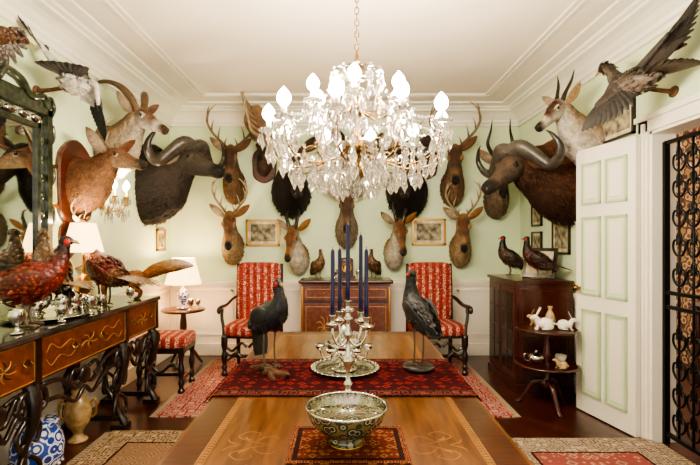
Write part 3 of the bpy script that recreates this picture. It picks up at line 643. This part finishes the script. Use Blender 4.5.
def flybird(name,loc,hd,bodyc,bel,wingA,wingB,wc1,wc2,sc=1,tailc=None,beak='#c0a060',neckrise=.08,wh=None,wall=None,fm=None):
    fm=fm or FEA
    b=B(); T=Matrix.Rotation(hd,4,'Z'); b.M=T; nr=neckrise
    b.loft([(-.24,0,-.02,.015,.012,bodyc,bel),(-.16,0,-.01,.055,.045,bodyc,bel),(-.04,0,0,.095,.085,bodyc,bel),(.08,0,.015,.09,.08,bodyc,bel),(.17,0,.04+nr*.3,.05,.05,bodyc,bel),(.24,0,.05+nr*.8,.032,.034,bodyc,bel),(.3,0,.06+nr,.036,.036,bodyc,bodyc),(.34,0,.055+nr,.024,.024,bodyc,bodyc),(.355,0,.05+nr,.01,.01,bodyc,bodyc)],fm,18,hair=(420,.045,.022,.12,0))
    b.tube([(.345,0,.055+nr),(.38,0,.05+nr),(.405,0,.03+nr)],[.016,.012,.003],HORN,8,c=beak)
    for s in(-1,1): b.ell((.315,s*.03,.07+nr),(.007,.006,.007),EYE,n=8,k=6)
    for k in range(9):
        a=(k-4)*.11; b.blade((-.18,a*.12,-.01),(-.18-.26*math.cos(a*1.3),.26*math.sin(a*1.3),-.01+.002*(k%2)),(0,0,1),.06,fm,tailc or bodyc,tailc or bodyc,wt=.7)
    b.M=Matrix()
    for (root,wrist,tip,back,ch) in(wingA,wingB):
        root,wrist,tip,back=map(Vector,(root,wrist,tip,back)); back.normalize()
        arm=[tuple(root),tuple(wrist),tuple(wrist+(tip-wrist)*.5)]
        nrm=(tip-root).cross(back).normalized()
        n1=11
        for k in range(n1):
            f=k/(n1-1); p=root.lerp(wrist,f); d=(back+(tip-wrist).normalized()*.15*f)
            b.blade(p,p+d*ch*(.9+.1*f),nrm,.06*ch/.3+.02,fm,wc1,wh or wc2,wt=.6,bend=.01)
            b.blade(p+nrm*.008,p+nrm*.008+d*ch*.5,nrm,.06,fm,bodyc,wc1,wt=.6,bend=.01)
        n2=10
        for k in range(n2):
            f=k/(n2-1); p=wrist.lerp(tip,f*.45); d=(back*(1-f)+(tip-wrist).normalized()*(f*1.25)).normalized()
            b.blade(p,p+d*(ch+(((tip-wrist).length*.75)-ch)*f+.06),nrm,.055,fm,wc2 if fm is FPL else wc1,wc2,wt=.25,bend=.012)
            b.blade(p+nrm*.01,p+nrm*.01+d*ch*.45,nrm,.06,fm,bodyc,wc1,wt=.6)
        b.tube(arm,[.04,.028,.012],fm,8,c=bodyc,c2=wc1)
    if wall: b.tube([(0,0,-.02),(wall*.6,0,-.05),(wall,0,-.06)],[.02,.016,.02],BARK,8); b.ell((wall,0,-.06),(.012,.05,.04),BARK)
    return b.done(name,loc,0,sc)
flybird('mounted_eagle_in_flight',(1.91,2.98,2.47),pi/2+.1,'#2c241e','#7a6c60',((0,-.02,.05),(.08,-.1,.18),(.16,-.26,.36),(.1,-1,-.25),.2),((-.05,.02,.03),(-.1,.06,.02),(-.25,.08,-.22),(.25,-.5,-.8),.18),'#3a302a','#1c1815',.95,neckrise=.16,wall=.28,tailc='#5a4a3c',fm=FPL)
flybird('mounted_duck_in_flight',(-1.9,3.18,2.54),1.9,'#120e0c','#fbf6ee',((-.05,-.02,.05),(-.12,-.1,.14),(-.2,-.22,.3),(.2,.7,-.5),.17),((.05,.02,0),(.12,.04,.0),(.16,.06,-.3),(-.3,.3,-.6),.15),'#fbf6ee','#15120f',.95,neckrise=.0,wall=-.29,wh='#fbf6ee',tailc='#1a1512',fm=FPL)
flybird('mounted_grouse_in_flight',(-1.97,2.42,2.55),1.3,'#6a4a30','#8a6642',((-.03,-.02,.05),(-.08,-.12,.1),(-.13,-.3,.2),(.2,.1,-.9),.18),((.04,.06,.02),(.08,.1,.06),(.1,.2,.1),(-.1,-.1,-.9),.2),'#7a5638','#2a1c12',.8,neckrise=.02,wall=-.26)
# ---------------------------------------------------------------- trophy heads
def antler(b,s,k=1,spread=1,c='#7a5a3c',c2='#d8c8a4',n=4,h=1):
    P=[(0,.035,.0),(-.06,.11*spread,.1*h),(-.06,.2*spread,.22*h),(.0,.24*spread,.34*h),(.08,.2*spread,.44*h),(.13,.13*spread,.5*h)]
    P=[(x*k,s*y*k,z*k) for x,y,z in P]; b.tube(P,[.02*k,.017*k,.016*k,.014*k,.01*k,.003*k],HORN,8,c=c,c2=c2)
    Q=cat(P,4)
    for i in range(n):
        q=Q[int(2+(len(Q)-6)*i/n)]; l=(.09 if i==0 else .17-.015*i)*k
        b.tube([q,(q[0]+.03*k,q[1]-s*.01*k,q[2]+l*.5),(q[0]+.05*k,q[1]-s*.035*k,q[2]+l)],[.012*k,.009*k,.002*k],HORN,6,c=c,c2=c2)
def trophy(name,loc,rz,sc=1,neck='#7a5434',throat=None,face=None,muzzle='#1a1310',chin=None,hp=(.34,.27),pitch=.75,yaw=0,kind='deer',nw=1,nh=1,hl=1,hwd=1,ear=1,shield=False,jit=0,hcol=('#2a221c','#15100c'),nback=None,earc=None,eyering=None,blaze=None,hair=(1500,.035,.009,.16,.25)):
    b=B(); throat=throat or neck; face=face or neck; chin=chin or muzzle; earc=earc or neck; er=eyering or face; bl=blaze or face
    if shield:
        pts=[(0,.2,-.3),(0,.24,-.1),(0,.22,.2),(0,.0,.34),(0,-.22,.2),(0,-.24,-.1),(0,-.2,-.3),(0,0,-.4)]
        P=cat(pts+[pts[0]],4)[:-1]; R1=[P,[(.025,y,z) for _,y,z in P],[(.035,y*.93,z*.95) for _,y,z in P]]; b.ringmesh([[tuple(q) for q in r] for r in R1],MAH,None,False)
    hx,hz=hp; cy,sy=math.cos(yaw),math.sin(yaw); hy=hx*sy*.55; nb=nback or neck
    def g(f): return hy*f*f
    b.loft([(.0,0,-.02,.14*nw,.21*nh,nb,throat),(.05,g(.2),-.03,.155*nw,.235*nh,nb,throat),(hx*.4,g(.45),-.01+hz*.12,.14*nw,.2*nh,nb,throat),(hx*.62,g(.65),hz*.42,.105*nw,.145*nh,neck,throat),(hx*.8,g(.85),hz*.74,.08*nw,.105*nh,neck,throat),(hx*.95,g(1),hz*.98,.066*nw,.08*nh,neck,throat),(hx*1.06,g(1.06),hz*1.07,.03*nw,.04*nh,neck,throat)],FUR,24,jit=jit,sub=5,hair=hair)
    HM=Matrix.Translation((hx,hy,hz))@Matrix.Rotation(yaw,4,'Z'); PM=HM@Matrix.Rotation(pitch,4,'Y'); b.M=PM
    q=hwd
    b.loft([(-.09*hl,0,-.02,.025*q,.03*q,face,throat),(-.05*hl,0,0,.058*q,.07*q,face,throat),(.02*hl,0,.004,.07*q,.08*q,bl,throat),(.075*hl,0,0,.068*q,.074*q,bl,chin),(.12*hl,0,-.008,.056*q,.064*q,bl,chin),(.17*hl,0,-.016,.044*q,.054*q,bl,chin),(.23*hl,0,-.022,.036*q,.043*q,face,chin),(.285*hl,0,-.027,.039*q,.04*q,muzzle,chin),(.32*hl,0,-.03,.033*q,.034*q,muzzle,muzzle),(.34*hl,0,-.032,.014*q,.016*q,muzzle,muzzle)],FUR,20,hair=(500,.014,.005,.1,0))
    for s in(-1,1):
        b.ell((.078*hl,s*.060*q,.026*q),(.026*q,.012*q,.022*q),FUR,C=er,n=12,k=8)
        b.ell((.08*hl,s*.065*q,.03*q),(.018*q,.013*q,.016*q),EYE,n=10,k=8)
        b.loft([(.05*hl,s*.052*q,.05*q,.01,.006,face),(.08*hl,s*.062*q,.05*q,.016*q,.008*q,face),(.11*hl,s*.05*q,.038*q,.008,.005,face)],FUR,8)
        b.ell((.327*hl,s*.018*q,-.012*q),(.01*q,.008*q,.011*q),EYE,n=8,k=6)
    for s in(-1,1): b.tube([(.335*hl,.0,-.042*q),(.3*hl,s*.03*q,-.05*q),(.24*hl,s*.037*q,-.045*q)],[.003,.003,.001],EYE,5,3)
    b.M=HM
    for s in(-1,1):
        e=ear; z0=.035*q
        if kind=='buffalo': dz=-.05
        else: dz=.09
        b.loft([(-.03,s*.05*q,z0,.012*e,.01*e,earc),(-.035,s*(.05*q+.04*e),z0+dz*.35*e,.034*e,.012*e,earc,'#b8a48c'),(-.03,s*(.05*q+.09*e),z0+dz*.8*e,.04*e,.01*e,earc,'#c4b096'),(-.02,s*(.05*q+.135*e),z0+dz*1.25*e,.024*e,.006*e,earc,'#a08c74'),(-.015,s*(.05*q+.16*e),z0+dz*1.5*e,.003,.002,earc)],FUR,12,side=(.3,0,1))
        if kind=='deer': b.M=HM@Matrix.Translation((-.02,0,.06*q)); antler(b,s,.9)
        elif kind=='deerwide': b.M=HM@Matrix.Translation((-.02,0,.06*q)); antler(b,s,1.0,1.2,'#5a3e28','#b8a07c',5,1.0)
        elif kind=='roe': b.M=HM@Matrix.Translation((0,0,.06*q)); antler(b,s,.5,.8)
        elif kind=='prong':
            b.tube([(.02,s*.035,.05),(.03,s*.06,.14),(.02,s*.085,.24),(-.01,s*.08,.31),(-.04,s*.05,.33)],[.03,.026,.018,.011,.003],HORN,10,c=hcol[0],c2=hcol[1]); b.tube([(.03,s*.065,.15),(.08,s*.075,.2),(.09,s*.08,.23)],[.014,.009,.002],HORN,8,c=hcol[0])
        elif kind=='straight': b.tube([(0,s*.03,.05),(-.03,s*.045,.14),(-.07,s*.07,.24),(-.08,s*.09,.33)],[.022,.018,.012,.003],HORN,10,c=hcol[0],c2=hcol[1],rib=.12,ribn=14)
        elif kind=='lyre': b.tube([(0,s*.03,.05),(-.06,s*.09,.16),(-.12,s*.14,.3),(-.08,s*.11,.44),(.0,s*.1,.56)],[.028,.026,.021,.013,.003],HORN,10,c=hcol[0],c2=hcol[1],rib=.14,ribn=16)
        elif kind=='goat': b.tube([(.0,s*.03,.05),(-.03,s*.07,.16),(-.1,s*.13,.25),(-.2,s*.19,.28),(-.28,s*.24,.24)],[.034,.031,.025,.016,.004],HORN,10,c=hcol[0],c2=hcol[1],rib=.14,ribn=14)
        elif kind=='gnu': b.tube([(.0,s*.0,.06),(0,s*.09,.05),(.02,s*.18,.02),(.03,s*.25,.07),(.02,s*.24,.16),(.0,s*.2,.2)],[.04,.035,.028,.02,.012,.003],HORN,10,c=hcol[0],c2=hcol[1])
        elif kind=='buffalo':
            b.M=HM@Matrix.Rotation(pitch*.45,4,'Y')
            b.tube([(.03,0,.085*q),(.02,s*.1,.1*q),(-.02,s*.2,.04*q),(-.04,s*.31,-.04),(-.03,s*.41,-.0),(-.02,s*.45,.1),(.0,s*.41,.2),(.01,s*.36,.25)],[.075,.085,.07,.055,.042,.03,.016,.003],HORN,14,c=hcol[0],c2=hcol[1],rib=.05,ribn=26,flat=.8)
        elif kind=='moose':
            b.tube([(0,s*.04,.05),(-.02,s*.16,.08),(0,s*.24,.14)],[.03,.026,.03],HORN,8,c='#6a4c34')
            b.loft([(0,s*.2,.1,.03,.015,'#6a4c34'),(0,s*.27,.2,.09,.014,'#6a4c34'),(0,s*.32,.32,.11,.012,'#7a5a3c'),(0,s*.34,.42,.05,.008,'#9a7a54')],HORN,12,side=(.4,1,0))
            for k in range(6): b.tube([(0,s*(.26+.02*k),.15+.05*k),(.05,s*(.36+.015*k),.2+.06*k),(.08,s*(.38+.01*k),.27+.065*k)],[.016,.012,.003],HORN,6,c='#7a5a3c',c2='#c0a880')
        b.M=HM
    if kind=='gnu':
        for k in range(26):
            x=R.uniform(-.05,.22); b.M=PM; b.blade((x,R.uniform(-.03,.03),-.05),(x-.04,R.uniform(-.05,.05),-.19+R.uniform(-.04,.04)),(0,1,0),.03,FUR,throat,throat,wt=.05)
    return b.done(name,loc,rz,sc)
def bt(name,loc,sc,neck,throat,face,**k):
    k.setdefault('pitch',1.0); k.setdefault('nw',.9); k.setdefault('hwd',1.2); k.setdefault('hl',1.25); k.setdefault('ear',1.2); k.setdefault('hp',(.36,.33)); k.setdefault('eyering','#e0d2bc')
    return trophy(name,loc,NB,sc,neck,throat,face,**k)
bt('mounted_deer_head',(-1.36,BK,2.12),.95,'#7a5638','#8e6e50','#9a7450',kind='deerwide',chin='#d8ccb8',yaw=.12,blaze='#5a4030')
bt('mounted_deer_head',(-1.38,BK,1.36),.92,'#a0704a','#c8ac84','#b88a5c',kind='deer',yaw=.15,chin='#e8dcc8',blaze='#7a5438')
bt('mounted_moose_head',(-.66,BK,2.07),1.3,'#2e221c','#201814','#3c2e24',kind='moose',nw=1.2,nh=1.1,hl=1.5,hwd=1.2,yaw=.25,pitch=.8,hp=(.36,.24),eyering='#2e221c')
bt('mounted_pronghorn_head',(-.56,BK,1.22),.86,'#b07a40','#fff4e0','#a87642',kind='prong',yaw=-.3,chin='#fff4e4',muzzle='#3a2a20',eyering='#f0e8d8',blaze='#7a5030')
bt('mounted_waterbuck_head',(.02,BK,1.58),.98,'#8a7460','#b0a088','#7e6650',kind='straight',ear=1.5,chin='#d8cebc',blaze='#5a4434',hp=(.38,.3))
bt('mounted_pronghorn_head',(.6,BK,1.29),.88,'#b07c42','#fff4e0','#a06e3c',kind='prong',yaw=.2,chin='#fff4e4',muzzle='#3a2a20',eyering='#f0e8d8',blaze='#7a5030')
bt('mounted_wildebeest_head',(.76,BK,2.07),1.35,'#342722','#201814','#2e221c',kind='gnu',nw=1.2,nh=1.1,hl=1.5,hwd=1.2,yaw=-.2,pitch=.8,hp=(.36,.24),eyering='#342722')
bt('mounted_deer_head',(1.32,BK,2.1),1.0,'#7a5438','#9a785a','#96704c',kind='deerwide',yaw=-.2,chin='#d8ccb8',blaze='#5a4030')
bt('mounted_deer_head',(1.42,BK,1.33),.92,'#a87848','#ccb088','#b88c5c',kind='deer',yaw=-.2,chin='#ece2ce',blaze='#7a5438')
bt('mounted_kudu_head',(1.86,BK,1.95),1.0,'#7a6450','#8e7a62','#6a5240',kind='lyre',yaw=-.2,ear=1.3)
bt('mounted_roebuck_head',(-1.0,BK,2.38),.62,'#4a3424','#6a5040','#4a3424',kind='deer',shield=True)
bt('mounted_roebuck_head',(1.02,BK,2.4),.55,'#4a3424','#6a5040','#4a3424',kind='deer',shield=True)
bt('mounted_waterbuck_head',(.04,BK,2.2),.9,'#6a4e38','#8a7058','#5e4432',kind='goat',ear=1.2)
# left wall
trophy('mounted_cape_buffalo_head',(-W,4.9,2.07),0,1.08,'#4a3e36','#3a302a','#5e544a',muzzle='#1f1a17',kind='buffalo',hp=(.5,.17),pitch=.25,yaw=-.55,nw=1.4,nh=1.75,hl=1.4,hwd=1.6,ear=1.4,nback='#302621',hcol=('#564f47','#2a2420'),jit=.012,hair=(2600,.045,.013,.15,.3))
trophy('mounted_oryx_head',(-W,4.05,2.25),0,1.05,'#9a785a','#e8dac4','#f4eade',muzzle='#5a4030',kind='goat',hp=(.36,.24),pitch=.35,yaw=-.45,chin='#f4ece0',hcol=('#7a5c42','#2c2018'),earc='#8a6a50',blaze='#8a6850')
trophy('mounted_nilgai_head',(-W,3.62,1.9),0,.98,'#7e4e2e','#a87c58','#96684a',muzzle='#3a281e',kind='roe',hp=(.36,.18),pitch=.15,yaw=-.35,nw=1.1,nh=1.0,shield=True,ear=1.2,chin='#c0a888',eyering='#d8c4a8')
trophy('mounted_small_antelope_head',(-W,3.52,1.44),0,.42,'#6a4a34','#8a6a50',kind='deer',shield=True,yaw=-.3)
# right wall
trophy('mounted_bison_head',(W,4.3,2.05),pi,1.02,'#6e4428','#4a2c1a','#6a5848',muzzle='#2a2420',kind='buffalo',hp=(.6,.06),pitch=.5,yaw=.5,nw=1.4,nh=1.75,hl=1.35,hwd=1.5,ear=1.3,nback='#8a5634',jit=.04,hcol=('#5a544c','#1c1713'),chin='#4a3c30',hair=(3400,.075,.016,.35,.5))
trophy('mounted_gemsbok_head',(W,3.9,2.3),pi,.95,'#b89468','#fff6e8','#ecdcc0',muzzle='#2a2018',kind='straight',hp=(.38,.26),pitch=.6,yaw=.4,chin='#fff6e8',hcol=('#2e241c','#120e0b'),blaze='#5a4030')
# fox
b=B(); f1,f2='#a8642e','#d8c0a0'; hr=(500,.03,.008,.2,.1)
b.loft([(-.2,0,.16,.02,.03,f1),(-.14,0,.17,.055,.065,f1,f2),(-.02,0,.17,.05,.06,f1,f2),(.1,0,.18,.055,.07,f1,f2),(.16,0,.22,.04,.048,f1,f2),(.21,0,.27,.03,.035,f1,f2)],FUR,hair=hr)
b.loft([(.18,0,.27,.02,.02,f1,f2),(.21,0,.285,.04,.036,f1,f2),(.25,0,.28,.035,.028,f1,f2),(.29,0,.265,.017,.015,f1,f2),(.33,0,.258,.009,.008,'#1a1210',f2)],FUR)
for s in(-1,1):
    b.loft([(.2,s*.022,.3,.016,.006,f1,f2),(.195,s*.028,.335,.012,.004,f1,f2),(.19,s*.03,.36,.002,.002,'#201612')],FUR,8,side=(0,1,0)); b.ell((.255,s*.026,.292),(.006,.005,.006),EYE,n=6,k=5)
    b.tube([(.11,s*.03,.16),(.12,s*.032,.08),(.115,s*.032,.03),(.12,s*.032,.01),(.145,s*.032,.008)],[.03,.016,.011,.012,.008],FUR,8,c=f1,c2='#2a1a12')
    b.tube([(-.13,s*.035,.16),(-.1,s*.038,.1),(-.155,s*.036,.06),(-.14,s*.036,.01),(-.11,s*.036,.008)],[.045,.026,.013,.012,.008],FUR,8,c=f1,c2='#2a1a12')
b.loft([(-.18,0,.18,.015,.015,f1),(-.24,.0,.22,.045,.045,f1),(-.34,0,.26,.06,.055,f1,'#b88a58'),(-.46,.0,.28,.055,.05,'#b88a58','#d8c0a0'),(-.58,0,.27,.008,.008,'#f0e8dc')],FUR,jit=.06,hair=(900,.05,.01,-.3,.0))
b.done('mounted_fox',(-1.86,3.72,SBT),pi+.25,1.0)
# ---------------------------------------------------------------- lamps
def lamp(name,loc,h,r,hs,pw,bm):
    b=B(); b.lathe([(.06,0),(.07,.01),(.05,.025),(.02,.04),(.03,.07),(.055,.12),(.06,.17),(.03,.22),(.012,.25),(.01,h)],bm,22,sub=3)
    b.lathe([(r,h-.02),(r*.97,h),(r*.62,h+hs)],SHADE,30,cap=False); b.tube([(0,0,h),(0,0,h+hs*.35)],.006,BRASS,sub=1); b.ell((0,0,h+hs*.5),(.022,.022,.035),BULB)
    for k in range(3):
        t=2*pi*k/3; b.tube([(0,0,h+hs*.3),(r*.8*math.cos(t),r*.8*math.sin(t),h+hs*.45)],.002,BRASS,5,1)
    b.done(name,loc)
    l=bpy.data.lights.new(name+'_light','POINT'); l.energy=pw; l.color=(1,.74,.45); l.shadow_soft_size=.03; o=bpy.data.objects.new(name+'_light',l); o.location=(loc[0],loc[1],loc[2]+h+hs*.95); bpy.context.collection.objects.link(o)
lamp('table_lamp',(-1.84,5.12,.652),.3,.2,.27,10,BLUEW)
lamp('table_lamp',(-2.0,3.44,SBT),.42,.14,.2,5,GOLD)
b=B(); b.lathe([(.001,.62),(.23,.62),(.24,.63),(.24,.645),(.23,.65),(.001,.65)],MAH,32,cap=False); b.lathe([(.03,.15),(.05,.2),(.025,.3),(.04,.45),(.025,.62)],MAH,18,sub=3)
for i in range(3):
    t=2*pi*i/3+.5; c,s=math.cos(t),math.sin(t); b.tube([(.02*c,.02*s,.2),(.1*c,.1*s,.17),(.18*c,.18*s,.05),(.21*c,.21*s,.015)],[.025,.022,.016,.015],MAH,8)
b.done('round_side_table',(-1.84,5.12,0))
def cup(name,loc,sc=1,m=SILVER):
    b=B(); b.lathe([(.03,0),(.033,.004),(.012,.015),(.01,.04),(.03,.06),(.04,.09),(.038,.12),(.034,.12),(.03,.08),(.001,.065)],m,18,sub=2,cap=False); b.done(name,loc,0,sc)
cup('silver_goblet',(-1.72,5.0,.651)); cup('silver_goblet',(-1.68,5.14,.651),.8)
cup('silver_goblet',(-.12,5.3,.972),.9); cup('silver_goblet',(.16,5.3,.972),.9)
b=B(); b.box(-.1,.1,-.05,.05,0,.03,MAH); b.box(-.08,.08,-.045,.045,.03,.2,MAHR)
b.sbox((0,0,.2),(.08,.045,.05),MAHR,.6); b.M=Matrix.Translation((0,-.046,.13))@Matrix.Rotation(pi/2,4,'X'); b.lathe([(.058,0),(.06,.004),(.052,.008),(.05,.004),(.001,.004)],GOLD,24,cap=False); b.lathe([(.05,.002),(.001,.006)],PORC,24,cap=False); b.done('mantel_clock',(.02,5.38,.972))
# ---- silver on sideboard
b=B(); b.lathe([(.16,0),(.2,.004),(.24,.014),(.25,.02),(.24,.021),(.19,.008),(.001,.006)],SILVER,36,cap=False)
b.done('silver_serving_tray',(-1.9,2.86,SBT))
def teapot(loc,rz,sc):
    b=B(); b.lathe([(.04,0),(.045,.006),(.03,.015),(.06,.04),(.08,.08),(.075,.12),(.045,.145),(.03,.155),(.01,.165),(.014,.18),(.003,.188)],SILVER,26,sub=2)
    b.tube([(.07,0,.06),(.11,0,.08),(.125,0,.13),(.15,0,.15)],[.016,.012,.009,.008],SILVER); b.tube([(-.07,0,.12),(-.12,0,.14),(-.13,0,.08),(-.08,0,.05)],.006,WOODD); b.done('silver_teapot',loc,rz,sc)
teapot((-1.96,2.84,SBT+.012),.5,1.2); teapot((-1.8,2.93,SBT+.012),2.2,1.0)
cup('silver_goblet',(-1.75,2.78,SBT+.012),1.0); cup('silver_goblet',(-1.7,3.0,SBT+.002),.95); cup('silver_goblet',(-1.7,3.14,SBT+.002),.85); cup('silver_goblet',(-1.72,3.6,SBT+.002),.8); cup('silver_goblet',(-1.7,2.7,SBT+.002),.8); cup('silver_goblet',(-1.72,2.36,SBT+.002),1.0)
b=B(); b.lathe([(.05,0),(.06,.01),(.03,.03),(.05,.06),(.11,.09),(.12,.1),(.115,.1),(.05,.07),(.001,.06)],SILVER,28,sub=2,cap=False)
for k in range(12):
    t=2*pi*k/12; b.ell((.115*math.cos(t),.115*math.sin(t),.1),(.014,.014,.01),SILVER,n=8,k=5)
b.done('silver_compote',(-1.84,3.13,SBT),0,1.0)
b=B(); b.lathe([(.11,0),(.13,.02),(.12,.05),(.16,.12),(.175,.2),(.16,.3),(.125,.37),(.135,.39),(.13,.41),(.001,.415)],BLUEW,32,sub=2)
for k in range(16):
    t=2*pi*k/16; b.ell((.16*math.cos(t),.16*math.sin(t),.1),(.012,.012,.012),BLUEW,n=6,k=5)
b.done('porcelain_garden_stool',(-1.86,2.72,0),0,.82)
b=B(); b.lathe([(.06,0),(.07,.015),(.04,.04),(.035,.07),(.08,.14),(.095,.22),(.075,.3),(.04,.35),(.045,.38),(.03,.4),(.012,.42),(.018,.44),(.003,.46)],TAN,26,sub=2)
for s in(-1,1): b.tube([(s*.08,0,.28),(s*.12,0,.3),(s*.12,0,.2),(s*.09,0,.17)],.008,GOLD)
b.done('porcelain_urn',(-1.9,3.2,0),.3,.95)
# ---------------------------------------------------------------- sconce
b=B(); b.ell((.01,0,0),(.012,.05,.09),GOLD)
for s in(-1,0,1):
    x,y,z=(.17 if s else .23),s*.1,.05
    b.tube([(.01,0,-.02),(.08,y*.4,-.07),(x*.9,y*.9,-.05),(x,y,z-.01)],.006,GOLD,8)
    b.lathe([(.005,-.01),(.03,0),(.034,.006),(.012,.006),(.011,.07)],GOLD,16,(x,y,z)); b.lathe([(.01,.07),(.02,.085),(.022,.115),(.002,.15)],BULB,12,(x,y,z),sub=2)
    for k in range(8):
        t=2*pi*k/8; b.crystal((x+.033*math.cos(t),y+.033*math.sin(t),z),.08,.011)
for k in range(30): b.crystal((R.uniform(.04,.24),R.uniform(-.12,.12),-.02+R.uniform(-.06,.03)),R.uniform(.07,.12),.013)
for s in(-1,1):
    for k in range(9):
        f=k/8; b.bead((.03+.15*f,s*.09*f,.12-.2*f*(1-f)-.06*f),.009)
b.done('crystal_wall_sconce',(-W,4.02,1.76))
l=bpy.data.lights.new('crystal_wall_sconce_light','POINT'); l.energy=6; l.color=(1,.8,.56); l.shadow_soft_size=.05; o=bpy.data.objects.new('crystal_wall_sconce_light',l); o.location=(-W+.22,4.02,2.0); bpy.context.collection.objects.link(o)
# ---------------------------------------------------------------- chandelier
b=B(); CX,CY,CZ=.06,2.3,-.055
b.lathe([(.01,1.78),(.03,1.8),(.045,1.84),(.02,1.87),(.015,1.9),(.05,1.93),(.06,1.97),(.03,2.0),(.015,2.04),(.012,2.1),(.04,2.14),(.05,2.18),(.02,2.22),(.012,2.28),(.03,2.33),(.035,2.36),(.012,2.4),(.006,2.45)],BRASS,20,sub=2)
b.lathe([(.05,1.955),(.1,1.965),(.105,1.975),(.03,1.985)],CRY,24); b.lathe([(.03,2.3),(.1,2.33),(.13,2.34),(.04,2.36)],CRY,24)
zt=2.45; i=0
while zt<3.07:
    t=i*pi/2; pts=[(.011*math.cos(t)*math.cos(a),.011*math.sin(t)*math.cos(a),zt+.02+.02*math.sin(a)) for a in[k*pi/4 for k in range(9)]]
    b.tube(pts,.003,BRASS,5,2); zt+=.031; i+=1
b.lathe([(.02,3.055),(.05,3.075),(.065,3.1),(.065,3.105)],BRASS,20)
lights=[]
def arm(t,r,zc,z0,zb):
    c,s=math.cos(t),math.sin(t)
    b.tube([(.03*c,.03*s,z0),(r*.35*c,r*.35*s,zb+.02),(r*.68*c,r*.68*s,zb-.01),(r*.93*c,r*.93*s,zb+.04),(r*c,r*s,zc-.02)],[.006,.005,.005,.004,.004],BRASS,8)
    b.tube([(r*.5*c,r*.5*s,zb),(r*.6*c,r*.6*s,zb+.08),(r*.48*c,r*.48*s,zb+.1),(r*.44*c,r*.44*s,zb+.06)],.003,BRASS,6)
    x,y=r*c,r*s
    b.lathe([(.006,-.03),(.02,-.02),(.043,-.006),(.048,.0),(.02,.003),(.012,.004)],CRY,18,(x,y,zc)); b.lathe([(.013,0),(.013,.04),(.009,.045)],WHITE,12,(x,y,zc))
    b.lathe([(.01,.042),(.026,.058),(.032,.078),(.024,.102),(.002,.128)],BULB,14,(x,y,zc),sub=2)
    for k in range(8):
        a=2*pi*k/8+t; px,py=x+.046*math.cos(a),y+.046*math.sin(a); b.bead((px,py,zc-.006),.009); b.crystal((px,py,zc-.014),.07+.02*(k%2),.012)
    b.bead((x,y,zc-.04),.014); b.crystal((x,y,zc-.05),.13,.02)
    lights.append((x,y,zc+.17)); return (x,y,zc)
NA=10; outer=[arm(2*pi*k/NA+.1,.445,2.04,1.95,1.86) for k in range(NA)]; inner=[arm(2*pi*k/6+.45,.24,2.17,2.14,2.1) for k in range(6)]
def swag(p,q,n,sag,r):
    for k in range(n+1):
        f=k/n; b.bead((p[0]+(q[0]-p[0])*f,p[1]+(q[1]-p[1])*f,p[2]+(q[2]-p[2])*f-sag*4*f*(1-f)),r)
for k in range(NA):
    swag((outer[k][0]*.95,outer[k][1]*.95,outer[k][2]-.01),(outer[(k+1)%NA][0]*.95,outer[(k+1)%NA][1]*.95,outer[k][2]-.01),12,.08,.009)
    t=2*pi*k/NA+.1; top=(.1*math.cos(t),.1*math.sin(t),2.33); swag(top,(outer[k][0]*.9,outer[k][1]*.9,2.06),18,.07,.0085)
    for rr,zz,L in((.32,1.85,.11),(.24,1.86,.1),(.38,1.9,.1),(.15,1.88,.1),(.43,1.96,.1)):
        for dt in(-.15,.15): b.bead((rr*math.cos(t+dt),rr*math.sin(t+dt),zz+.008),.011); b.crystal((rr*math.cos(t+dt),rr*math.sin(t+dt),zz),L,.018)
for rr,nn,zz,L in((.1,10,1.97,.1),(.13,12,2.335,.1),(.06,8,1.84,.08),(.03,5,1.79,.09),(.2,12,2.08,.1)):
    for k in range(nn):
        t=2*pi*k/nn; b.crystal((rr*math.cos(t),rr*math.sin(t),zz),L,.016); b.bead((rr*math.cos(t),rr*math.sin(t),zz+.008),.01)
for k in range(6):
    swag(inner[k],inner[(k+1)%6],9,.06,.009)
for rr,zz in((.2,1.78),(.1,1.745)):
    for k in range(14 if rr>.15 else 8):
        t=2*pi*k/(14 if rr>.15 else 8); b.crystal((rr*math.cos(t),rr*math.sin(t),zz+.05),.11,.02); b.tube([(rr*math.cos(t),rr*math.sin(t),zz+.05),(rr*.9*math.cos(t),rr*.9*math.sin(t),1.86)],.0015,BRASS,4,1)
b.ell((0,0,1.745),(.035,.035,.035),CRY)
b.done('crystal_chandelier',(CX,CY,CZ))
for x,y,z in lights:
    l=bpy.data.lights.new('chandelier_bulb_light','POINT'); l.energy=6.6; l.color=(1,.87,.68); l.shadow_soft_size=.025
    o=bpy.data.objects.new('chandelier_bulb_light',l); o.location=(CX+x,CY+y,z+CZ); bpy.context.collection.objects.link(o)
l=bpy.data.lights.new('hall_light','POINT'); l.energy=40; l.color=(1,.8,.58); l.shadow_soft_size=.15; o=bpy.data.objects.new('hall_light',l); o.location=(3.1,3.2,2.6); bpy.context.collection.objects.link(o)
# ---------------------------------------------------------------- world, camera
w=bpy.data.worlds.new('World'); bpy.context.scene.world=w; w.use_nodes=True
w.node_tree.nodes['Background'].inputs[0].default_value=(1,.91,.79,1); w.node_tree.nodes['Background'].inputs[1].default_value=.9
cam=bpy.data.cameras.new('Camera'); cam.lens=23.14; cam.sensor_width=36; cam.shift_x=.0071; cam.shift_y=.0107
co=bpy.data.objects.new('Camera',cam); co.location=(0,0,1.43); co.rotation_euler=(pi/2,0,0); bpy.context.collection.objects.link(co); bpy.context.scene.camera=co
vs=bpy.context.scene.view_settings; vs.view_transform='AgX'; vs.look='AgX - Medium High Contrast'; vs.exposure=1.15
